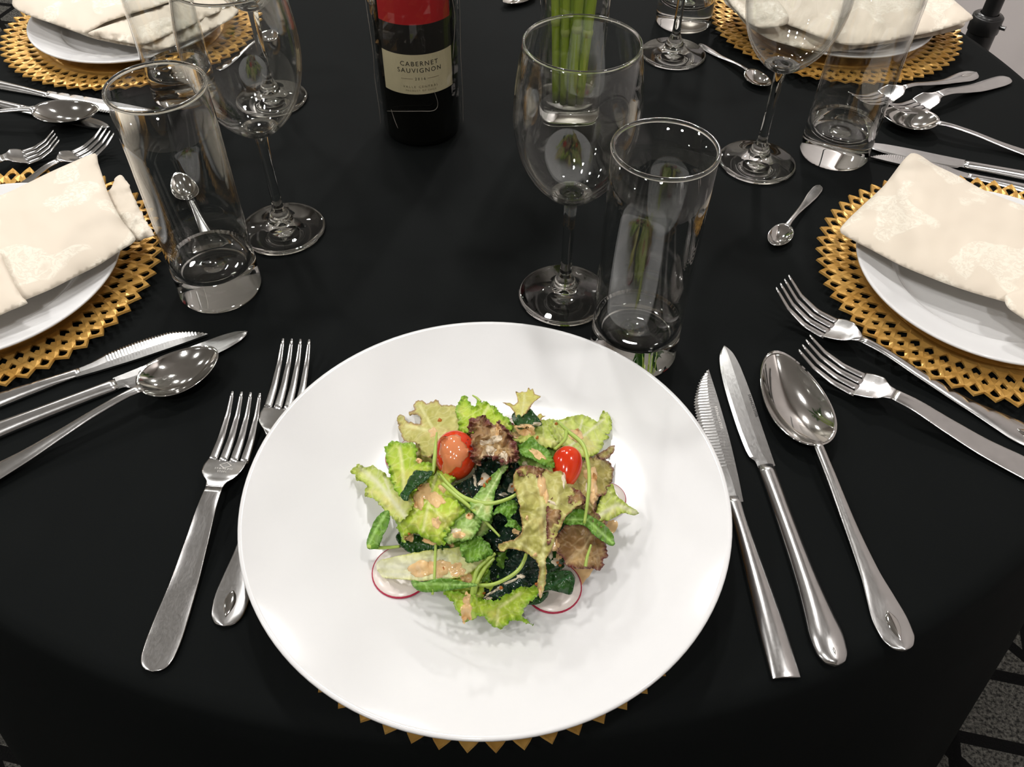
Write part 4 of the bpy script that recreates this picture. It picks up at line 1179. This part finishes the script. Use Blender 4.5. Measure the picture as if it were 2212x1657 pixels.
leaf('folded rocket leaf at the left edge of the salad', [(142, 1032), (158, 975), (188, 900), (228, 850), (272, 836), (284, 878), (272, 930), (240, 990), (214, 1060), (152, 1066)], L_ROCKET, k=1.0, off=6, lift=2, seed=13, name='rocket_leaf', cat='rocket', jag=1.0, ruffle=.0008, rib=[([(150, 1050), (200, 950), (260, 850)], 4)],
     stem=[([(150, 1050, .030), (215, 1058, .031), (290, 1056, .033), (340, 1050, .036)], [.0012, .0010, .0009])])
leaf('pale green frilled leaf spreading at the far left of the salad', [(38, 606), (74, 576), (104, 553), (128, 580), (168, 568), (218, 588), (272, 636), (340, 690), (420, 760), (400, 850), (350, 900), (300, 885), (250, 832), (200, 772), (150, 762), (128, 732), (152, 690), (120, 662), (82, 662), (76, 626)], L_PALE, k=1.0, off=5, lift=3, seed=14, jag=3.5, ruffle=.0022, rib=[([(380, 880), (300, 780), (200, 660), (110, 590)], 9), ([(300, 780), (250, 640)], 4)])
leaf('brown-edged olive oak leaf at the upper left', [(325, 286), (344, 264), (372, 280), (386, 305), (455, 322), (468, 300), (440, 262), (402, 270), (394, 246), (430, 240), (424, 206), (474, 178), (500, 200), (556, 176), (590, 200), (668, 214), (730, 240), (760, 320), (720, 410), (620, 440), (560, 490), (520, 522), (470, 502), (450, 440), (400, 432), (366, 412), (336, 350)], L_OLIVE, k=1.0, off=2, lift=2, seed=15, jag=2.5, ruffle=.0016, rib=[([(620, 430), (520, 360), (380, 330)], 5), ([(560, 380), (500, 280), (460, 210)], 4)])
leaf('bright frilled lettuce leaf at the top of the salad', [(686, 192), (714, 160), (750, 154), (758, 198), (790, 214), (802, 184), (830, 194), (846, 180), (880, 204), (916, 214), (952, 258), (1000, 300), (1010, 360), (930, 370), (860, 350), (820, 330), (770, 370), (720, 380), (692, 372), (690, 300), (674, 240)], L_BRIGHT, k=1.05, off=3, lift=3, seed=16, jag=4, ruffle=.0026, rn=24, rib=[([(800, 330), (850, 250), (870, 210)], 4)])
leaf('small pale spiky oak leaf tip pointing up at the top', [(950, 190), (1000, 196), (1022, 206), (1046, 180), (1030, 122), (1052, 134), (1070, 128), (1098, 126), (1110, 103), (1122, 116), (1136, 108), (1146, 140), (1182, 157), (1142, 190), (1116, 225), (1092, 262), (1040, 282), (1018, 240), (990, 212)], L_SPIKY, k=1.2, off=6, lift=1, seed=17, jag=1.0, jag_f=.3, ruffle=.001, rib=[([(1070, 270), (1080, 200), (1085, 140)], 3)])
leaf('small pale leaf tip right of the dark top leaf', [(1150, 290), (1170, 262), (1186, 258), (1194, 270), (1214, 272), (1190, 285), (1180, 310)], L_SPIKY, k=1.0, off=4, seed=18, jag=.5, ruffle=.0005)
leaf('glossy dark spinach leaf folded at the top of the salad', [(1008, 272), (1038, 236), (1075, 228), (1112, 221), (1142, 250), (1168, 285), (1192, 322), (1150, 338), (1060, 352), (1028, 325)], L_DARK, k=1.15, off=6, seed=19, cat='spinach', name='spinach_leaf', jag=.8, ruffle=.0006, wob=.005, wob_f=.07)
leaf('pale green lettuce leaf fanning out at the upper right', [(1230, 330), (1290, 300), (1330, 282), (1420, 264), (1480, 284), (1522, 302), (1558, 238), (1606, 290), (1596, 370), (1566, 380), (1592, 400), (1560, 422), (1556, 462), (1500, 510), (1430, 520), (1350, 480), (1290, 440), (1250, 390)], L_PALE, k=1.05, off=3, lift=3, seed=20, jag=2.5, ruffle=.0018, rib=[([(1330, 470), (1450, 380), (1560, 290)], 4), ([(1400, 420), (1430, 300)], 3)])
leaf('small brown-tipped lettuce piece at the right edge below the pale leaf', [(1520, 500), (1560, 480), (1592, 452), (1624, 444), (1622, 472), (1606, 505), (1580, 528), (1540, 530)], L_PURPLE, k=1.1, off=4, seed=21, jag=1.5, ruffle=.0012)
leaf('yellow-green dressed leaf behind the right tomato', [(1000, 330), (1060, 320), (1130, 350), (1170, 328), (1240, 298), (1300, 320), (1345, 360), (1330, 430), (1280, 470), (1200, 460), (1110, 440), (1020, 420)], L_PALE, k=1.0, off=3, seed=22, jag=2, ruffle=.0018, wob=.005)
leaf('bright green leaf standing upright at the left', [(250, 466), (280, 425), (330, 418), (352, 440), (392, 428), (432, 444), (452, 482), (440, 540), (482, 544), (532, 560), (540, 610), (490, 660), (430, 720), (360, 760), (310, 720), (284, 650), (270, 580), (260, 520)], L_BRIGHT, k=1.1, off=8, lift=2, seed=23, jag=3.5, ruffle=.0022, rib=[([(370, 740), (360, 600), (340, 460)], 6)])
leaf('pale green rounded leaf at the far right of the salad', [(1500, 890), (1520, 820), (1550, 740), (1606, 676), (1640, 752), (1700, 800), (1772, 850), (1742, 866), (1672, 852), (1622, 882), (1570, 900)], L_PALE, k=.8, off=8, lift=1, seed=24, jag=1.5, ruffle=.0012, rib=[([(1540, 860), (1640, 800), (1750, 850)], 7)])
leaf('purple-tipped frilled leaf at the right edge', [(1400, 580), (1440, 530), (1480, 510), (1540, 520), (1602, 555), (1618, 602), (1606, 662), (1574, 722), (1528, 766), (1500, 830), (1545, 882), (1584, 912), (1540, 935), (1480, 890), (1440, 820), (1400, 760), (1330, 740), (1350, 660)], L_PURPLE, k=1.0, off=3, lift=2, seed=25, jag=3.5, ruffle=.0026, rn=26)
leaf('green rocket leaf with a pointed tip at the lower right', [(1310, 895), (1350, 842), (1420, 826), (1484, 868), (1562, 918), (1612, 978), (1624, 1034), (1600, 1048), (1540, 1015), (1480, 965), (1440, 925), (1390, 920), (1345, 925)], L_ROCKET, k=1.0, off=5, lift=1, seed=26, name='rocket_leaf', cat='rocket', jag=1.0, ruffle=.001, rib=[([(1340, 890), (1460, 890), (1610, 1030)], 4)])
leaf('large yellow-green lettuce leaf on the left, coated with dressing', [(318, 740), (360, 700), (440, 662), (520, 630), (586, 598), (640, 618), (672, 650), (640, 684), (662, 722), (704, 790), (736, 832), (704, 874), (656, 934), (622, 1002), (602, 1046), (542, 1030), (492, 1000), (440, 972), (392, 976), (374, 1026), (346, 1012), (340, 960), (314, 900), (308, 810)], L_BRIGHT, k=1.1, off=3, lift=-4, seed=27, jag=3.5, ruffle=.0020, rib=[([(560, 620), (520, 760), (480, 960)], 5), ([(520, 760), (420, 860)], 3), ([(510, 800), (610, 900)], 3)])
leaf('small crinkled dark leaf lying on the yellow-green lettuce', [(344, 742), (368, 700), (398, 640), (440, 592), (482, 602), (540, 600), (520, 640), (452, 690), (402, 740), (386, 782), (360, 772)], L_DARK, k=1.1, off=13, seed=28, cat='spinach', name='spinach_leaf', jag=1.6, ruffle=.001, wob=.002)
leaf('sage-green dressed rocket leaf in the middle left', [(598, 965), (640, 880), (700, 828), (782, 848), (832, 900), (804, 962), (762, 1012), (684, 1022), (620, 1034)], L_SAGE, k=1.0, off=3, seed=29, name='rocket_leaf', cat='rocket', jag=2, ruffle=.0014)
leaf('green curly leaf above the cream rib', [(700, 1045), (752, 1000), (822, 992), (872, 1036), (900, 1090), (842, 1122), (800, 1144), (742, 1146), (706, 1092)], L_ROCKET, k=.95, off=2, seed=30, jag=2.5, ruffle=.002)
leaf('thin feathery green leaf rising between the tomatoes', [(752, 800), (822, 712), (892, 622), (968, 560), (990, 575), (940, 650), (910, 730), (896, 810), (880, 900), (812, 880)], L_SAGE, k=1.0, off=5, seed=31, name='rocket_leaf', cat='rocket', jag=2, ruffle=.001, rib=[([(800, 860), (880, 720), (970, 570)], 3)])
leaf('small curly green leaf over the dark hollow', [(884, 872), (938, 800), (1002, 772), (1044, 790), (1034, 842), (1004, 880), (1044, 902), (1068, 960), (1010, 940), (968, 932), (984, 892), (944, 852)], L_ROCKET, k=1.0, off=4, lift=1, seed=32, jag=2, ruffle=.0016)
leaf('curled green leaf left of the right tomato', [(1050, 455), (1098, 418), (1132, 393), (1172, 438), (1222, 470), (1258, 530), (1264, 582), (1200, 570), (1130, 530), (1070, 510)], L_ROCKET, k=1.05, off=6, lift=2, seed=33, jag=1.2, ruffle=.001, name='rocket_leaf', cat='rocket', wob=.004)
leaf('large olive oak leaf with purple tips hanging at the middle right', [(1016, 660), (1030, 600), (1090, 568), (1192, 580), (1252, 606), (1302, 596), (1338, 668), (1390, 730), (1430, 780), (1376, 836), (1330, 880), (1302, 940), (1262, 1022), (1242, 1082), (1212, 1132), (1218, 1200), (1206, 1290), (1181, 1368), (1168, 1330), (1164, 1250), (1174, 1182), (1148, 1132), (1082, 1084), (1002, 1062), (942, 1084), (928, 1040), (990, 1018), (1048, 990), (1072, 950), (1062, 880), (1046, 780)], L_OLIVE, k=1.05, off=6.5, lift=2, seed=34, jag=2.0, ruffle=.0016, wob=.003, rib=[([(1185, 1350), (1195, 1150), (1210, 900), (1160, 640)], 5), ([(1205, 1000), (1290, 760)], 4), ([(1195, 1120), (1060, 1030)], 4)])
leaf('dark brown inner fold of the olive oak leaf, right of its rib', [(1222, 800), (1252, 760), (1290, 765), (1310, 820), (1296, 890), (1270, 960), (1246, 1020), (1228, 1050), (1218, 1000), (1214, 900)], L_RED, k=1.05, off=7.0, seed=54, jag=2)
leaf('purple frilled edge of lettuce just below the right tomato', [(1030, 610), (1060, 572), (1110, 568), (1160, 580), (1210, 590), (1195, 625), (1140, 640), (1080, 640)], L_RED, k=1.05, off=8.5, seed=35, jag=4, ruffle=.0022, rn=20)
leaf('curled red-brown lettuce between the two tomatoes', [(756, 310), (780, 270), (832, 262), (862, 290), (900, 318), (932, 303), (968, 330), (1018, 370), (1014, 420), (1048, 470), (1052, 522), (1002, 552), (950, 562), (920, 540), (862, 524), (810, 562), (770, 532), (760, 450), (744, 400), (748, 350)], L_RED, k=1.1, off=9, seed=36, jag=5, ruffle=.0042, rn=26, rlen=18, wob=.008, wob_f=.06, swirl=9, rib=[([(830, 520), (880, 440), (920, 340)], 7), ([(880, 440), (980, 470)], 6)])
leaf('purple lettuce scrap beside the olive oak leaf', [(1340, 730), (1380, 705), (1440, 740), (1452, 790), (1400, 810), (1350, 790)], L_RED, k=1.0, off=9, seed=37, jag=3, ruffle=.0018)
leaf('long narrow rocket leaf across the lower left, with a curved stem', [(408, 1262), (428, 1252), (480, 1262), (560, 1243), (640, 1243), (720, 1262), (800, 1276), (800, 1286), (720, 1302), (640, 1312), (560, 1322), (480, 1324), (430, 1302)], L_ROCKET, k=.9, off=9, lift=0, seed=38, name='rocket_leaf', cat='rocket', jag=.8, ruffle=.0006, wob=.0015, rib=[([(420, 1275), (600, 1275), (800, 1281)], 3)],
     stem=[([(600, 1274, .0405), (740, 1276, .043), (880, 1280, .046), (980, 1242, .050), (1050, 1190, .053), (1085, 1130, .056), (1095, 1095, .056)], [.0006, .0010, .0011, .0011, .0009])])

def stem(label, pts, rad):
    P = [T(*Z6((a, b)), z) for a, b, z in pts]; c = P[0]
    o = obj('rocket_sprig', tube('rocket_sprig', [p-c for p in P], rad, 8, 40), M_STEM); o.location = c
    tag(o, label, 'sprig', 'green stems in the salad')
stem('pale curved stem arching over the middle of the salad', [(578, 616, .062), (640, 690, .065), (700, 745, .066), (770, 778, .067), (870, 796, .067), (980, 770, .068), (1092, 706, .069)], [.0009, .0013, .0014, .0012, .0009])
stem('straight green stem slanting down to the dark hollow', [(596, 676, .066), (680, 750, .067), (760, 815, .066), (850, 900, .064), (938, 992, .060)], [.0012, .0011, .0010, .0006])
stem('long pale stem curving down past the right tomato', [(1280, 300, .054), (1340, 360, .063), (1430, 440, .066), (1462, 540, .066), (1472, 650, .064), (1462, 770, .060), (1442, 915, .054)], [.0008, .0014, .0012, .0011, .0009])
stem('short curved stem above the right tomato', [(1335, 365, .064), (1325, 415, .066), (1268, 470, .068)], [.0012, .0009])
stem('pale stem hanging at the bottom, left of the pair', [(912, 1092, .054), (850, 1140, .052), (800, 1200, .049), (776, 1320, .042), (772, 1400, .036), (786, 1478, .031)], [.0009, .0012, .0014, .0015])
stem('pale stem hanging at the bottom, right of the pair', [(905, 1120, .053), (850, 1180, .050), (805, 1260, .047), (790, 1330, .041)], [.0008, .0012, .0010])
stem('thin upright stem crossing the cream lettuce rib', [(556, 1040, .052), (552, 1130, .049), (548, 1230, .046), (536, 1338, .040)], [.0008, .0008, .0007])
stem('thin stem standing in front of the left tomato', [(562, 372, .066), (556, 440, .070), (550, 520, .070), (540, 610, .066)], [.0006, .0009, .0012, .0010])
stem('little pale stem at the very top of the salad', [(776, 150, .040), (800, 165, .042), (822, 188, .042)], [.0005, .0008, .0010])
stem('pale stem scrap on the red-brown lettuce at the lower right', [(1482, 1040, .047), (1460, 1110, .045), (1448, 1170, .042)], [.0006, .0009, .0010])

# tomatoes
def tomato(label, cx, cy, rx, rz, z, tip, rot, squash):
    p = T(*Z6((cx, cy)), z)
    v, f = [], []; nu, nv = 32, 20
    for i in range(nv+1):
        b = -PI/2+PI*i/nv
        for j in range(nu):
            a = 2*PI*j/nu; x, y, zz = math.cos(b)*math.cos(a), math.cos(b)*math.sin(a), math.sin(b)
            s_ = 1-tip*0.5*(1-y)*0.5 if tip else 1
            v.append((x*rx*s_, y*rz, zz*rx*squash*s_))
    for i in range(nv):
        for j in range(nu):
            jj = (j+1) % nu; f.append((i*nu+j, i*nu+jj, (i+1)*nu+jj, (i+1)*nu+j))
    me = mesh('cherry_tomato', v, f)
    bm = bmesh.new(); bm.from_mesh(me); bmesh.ops.remove_doubles(bm, verts=bm.verts, dist=1e-6); bm.to_mesh(me); bm.free(); fix_normals(me)
    o = obj('cherry_tomato', me, M_TOMATO); o.location = p; o.rotation_euler = rot
    tag(o, label, 'tomato', 'cherry tomatoes on the salad')
    LEAVES.append((o, p))
    return o
tomato('cherry tomato on the left of the salad, coated with pale dressing', 674, 506, .0130, .0152, .057, .15, (.35, 0, .10), .95)
tomato('bright red cherry tomato half on the right of the salad', 1338, 580, .0108, .0132, .059, .75, (.35, 0, -.12), .85)

# ------------------------------------------------------------------ dressing
bpy.context.view_layer.update()
def world_bvh():
    vs, fs = [], []
    for o, c in LEAVES:
        mw = o.matrix_world; b = len(vs)
        vs += [mw @ v.co for v in o.data.vertices]
        fs += [tuple(i+b for i in p.vertices) for p in o.data.polygons]
    # plate floor
    b = len(vs); r = .1
    vs += [Vector((PC.x-r, PC.y-r, TABLE_Z+PLATE_FLOOR)), Vector((PC.x+r, PC.y-r, TABLE_Z+PLATE_FLOOR)), Vector((PC.x+r, PC.y+r, TABLE_Z+PLATE_FLOOR)), Vector((PC.x-r, PC.y+r, TABLE_Z+PLATE_FLOOR))]
    fs.append((b, b+1, b+2, b+3))
    return BVHTree.FromPolygons(vs, fs)
BVH = world_bvh()
def hit(px, py):
    q = T(px, py, 0.0); d = (q-EYE).normalized()
    loc, nrm, idx, dist = BVH.ray_cast(EYE, d)
    if nrm is not None and nrm.dot(d) > 0: nrm = -nrm
    return loc, nrm, dist

def blob(cx, cy, rx, ry, rot=0.0, seed=0, h=.0011, parts=None):
    """a pool of dressing lying on whatever leaf is there: centre, radii in enlarged-view pixels"""
    c0 = Z6((cx, cy)); rx /= 2.7614; ry /= 2.7614
    l0, n0, d0 = hit(*c0)
    if l0 is None: return
    nr, na = 6, 22; v, f = [], []
    for layer in (0, 1):
        for i in range(nr+1):
            rho = i/nr
            for j in range(na if i else 1):
                a = 2*PI*j/na
                wv = 1.02+.55*noise.noise(Vector((math.cos(a)*1.4, math.sin(a)*1.4, seed*1.7)))+.20*noise.noise(Vector((math.cos(a)*3, math.sin(a)*3, seed*2.9)))
                x = rho*rx*wv*math.cos(a); y = rho*ry*wv*math.sin(a)
                px = c0[0]+x*math.cos(rot)-y*math.sin(rot); py = c0[1]+x*math.sin(rot)+y*math.cos(rot)
                l, n, d = hit(px, py)
                if l is None or abs(d-d0) > .007:
                    q = (T(px, py, 0)-EYE).normalized(); l = EYE+q*d0; n = Vector((0, 0, 1))
                hh = (h*(1-rho**2)+.0001) if layer == 0 else -.0002
                v.append(l+(n*.55+Vector((0, 0, .45)))*hh)
    per = 1+nr*na
    for layer in (0, 1):
        b = layer*per
        for j in range(na):
            jj = (j+1) % na
            f.append((b, b+1+j, b+1+jj))
            for i in range(nr-1):
                p = b+1+i*na; f.append((p+j, p+na+j, p+na+jj, p+jj))
    p = 1+(nr-1)*na
    for j in range(na):
        jj = (j+1) % na; f.append((p+j, p+jj, per+p+jj, per+p+j))
    parts.append((v, f))

DRESSING = thing('salad_dressing', 'creamy dressing in orange and pale drops all over the salad', 'dressing', T(1078, 1085, .02))
DRESSING['kind'] = 'stuff'
def build_blobs(name, label, specs, mat, kind='stuff'):
    parts = []
    for i, s_ in enumerate(specs):
        blob(*s_[:4], rot=s_[4] if len(s_) > 4 else 0, seed=i*1.3+len(specs), h=s_[5] if len(s_) > 5 else .0008, parts=parts)
    V, Fc = [], []
    for v, f in parts:
        b = len(V); V += v; Fc += [tuple(i+b for i in q) for q in f]
    c = DRESSING.location; me = mesh(name, [q-c for q in V], Fc); fix_normals(me)
    o = obj(name, me, mat, DRESSING); o['kind'] = kind; o['label'] = label
build_blobs('orange_dressing', 'orange-tan creamy dressing spooned over the salad leaves', [
    (480, 725, 62, 46, -.5), (560, 770, 60, 40, .7), (450, 790, 34, 46), (395, 985, 26, 40, .3), (520, 1020, 56, 16, .35), (560, 905, 26, 34), (600, 700, 22, 26),
    (470, 1190, 66, 46, .1, .0016), (570, 1185, 66, 56, 0, .0016), (680, 1190, 50, 44), (735, 1240, 34, 40, .2), (740, 1450, 36, 56, .1), (745, 1370, 24, 50),
    (1080, 350, 66, 34, .1, .0018), (1025, 390, 30, 24), (1390, 390, 44, 34, .5), (1190, 690, 26, 60, -.1, .0016), (1215, 750, 14, 40), (1035, 960, 26, 22), (1500, 690, 24, 60),
    (1480, 620, 44, 40), (1160, 500, 54, 18, .6), (930, 360, 20, 36), (1290, 1110, 18, 26), (540, 370, 24, 26), (455, 540, 18, 14), (1180, 1320, 9, 40), (1100, 880, 10, 16), (1150, 1100, 16, 12),
    (760, 870, 26, 20), (690, 980, 40, 22, .2), (640, 1050, 34, 26), (1270, 1040, 24, 40), (1500, 760, 20, 40)], M_DRESS)
build_blobs('pale_dressing', 'pale cream dressing streaks and drops on the dark leaves', [
    (850, 665, 40, 46, .4, .0012), (1015, 705, 26, 30, .3), (880, 480, 30, 34, .5, .0012), (960, 520, 26, 34), (905, 415, 52, 20, -.4), (840, 430, 22, 16), (790, 660, 10, 40, -.2), (1240, 1090, 12, 44, -.1), (1330, 1180, 46, 16, .35), (1270, 1140, 22, 22),
    (900, 1320, 60, 8, -.5), (1000, 1260, 50, 8, -.4), (1060, 1230, 24, 14), (870, 1360, 20, 9), (940, 1300, 16, 12), (1320, 650, 12, 40), (1250, 790, 26, 10, .4), (670, 960, 30, 20), (1160, 320, 34, 9), (1090, 560, 16, 22), (960, 740, 26, 10), (1460, 700, 12, 30)], M_DRESS_PALE)
build_blobs('tomato_dressing', 'thin salmon dressing coating the left tomato', [(650, 455, 88, 66, .2, .0005), (655, 550, 64, 66, -.3, .0005), (700, 500, 50, 50, 0, .0005)], film(plain('salmon_dressing', rgb(240, 150, 100), 0.10, coat=0.4), 0.2))
build_blobs('mustard_seeds', 'tiny orange mustard seeds dotted over the dressing', [(835, 650, 9, 9, 0, .0022), (862, 668, 8, 8, 0, .0022), (845, 690, 8, 8, 0, .0022), (880, 650, 7, 7, 0, .0022), (1010, 700, 8, 8, 0, .0022), (1028, 715, 7, 7, 0, .0022), (945, 1300, 12, 9, 0, .0018), (1280, 1150, 9, 9, 0, .002), (1295, 1165, 8, 8, 0, .002), (1155, 1275, 10, 9, 0, .002), (580, 300, 12, 9, 0, .002), (1275, 320, 9, 8, 0, .002), (1160, 405, 8, 7, 0, .002), (605, 1185, 8, 12, 0, .002), (845, 1330, 10, 7, 0, .002), (750, 870, 10, 8, 0, .002), (395, 975, 6, 8, 0, .002)], M_SEED)
# the puddle that ran out on the plate
pud = [Z6(p) for p in [(1340, 1120), (1420, 1060), (1520, 960), (1590, 890), (1648, 882), (1664, 920), (1645, 965), (1600, 1000), (1560, 1060), (1530, 1130), (1510, 1180), (1480, 1230), (1440, 1275), (1424, 1300), (1400, 1260), (1360, 1200)]]
o = sheet_obj('dressing_puddle', pud, lambda x, y, d: PLATE_FLOOR+.0012+.0010*(1-math.exp(-d/6)), M_DRESS, spacing=4, thick=.0011, seed=4, jag=1.2, rlen=6)
tag(o, 'orange dressing puddle on the plate at the right of the salad', 'dressing')
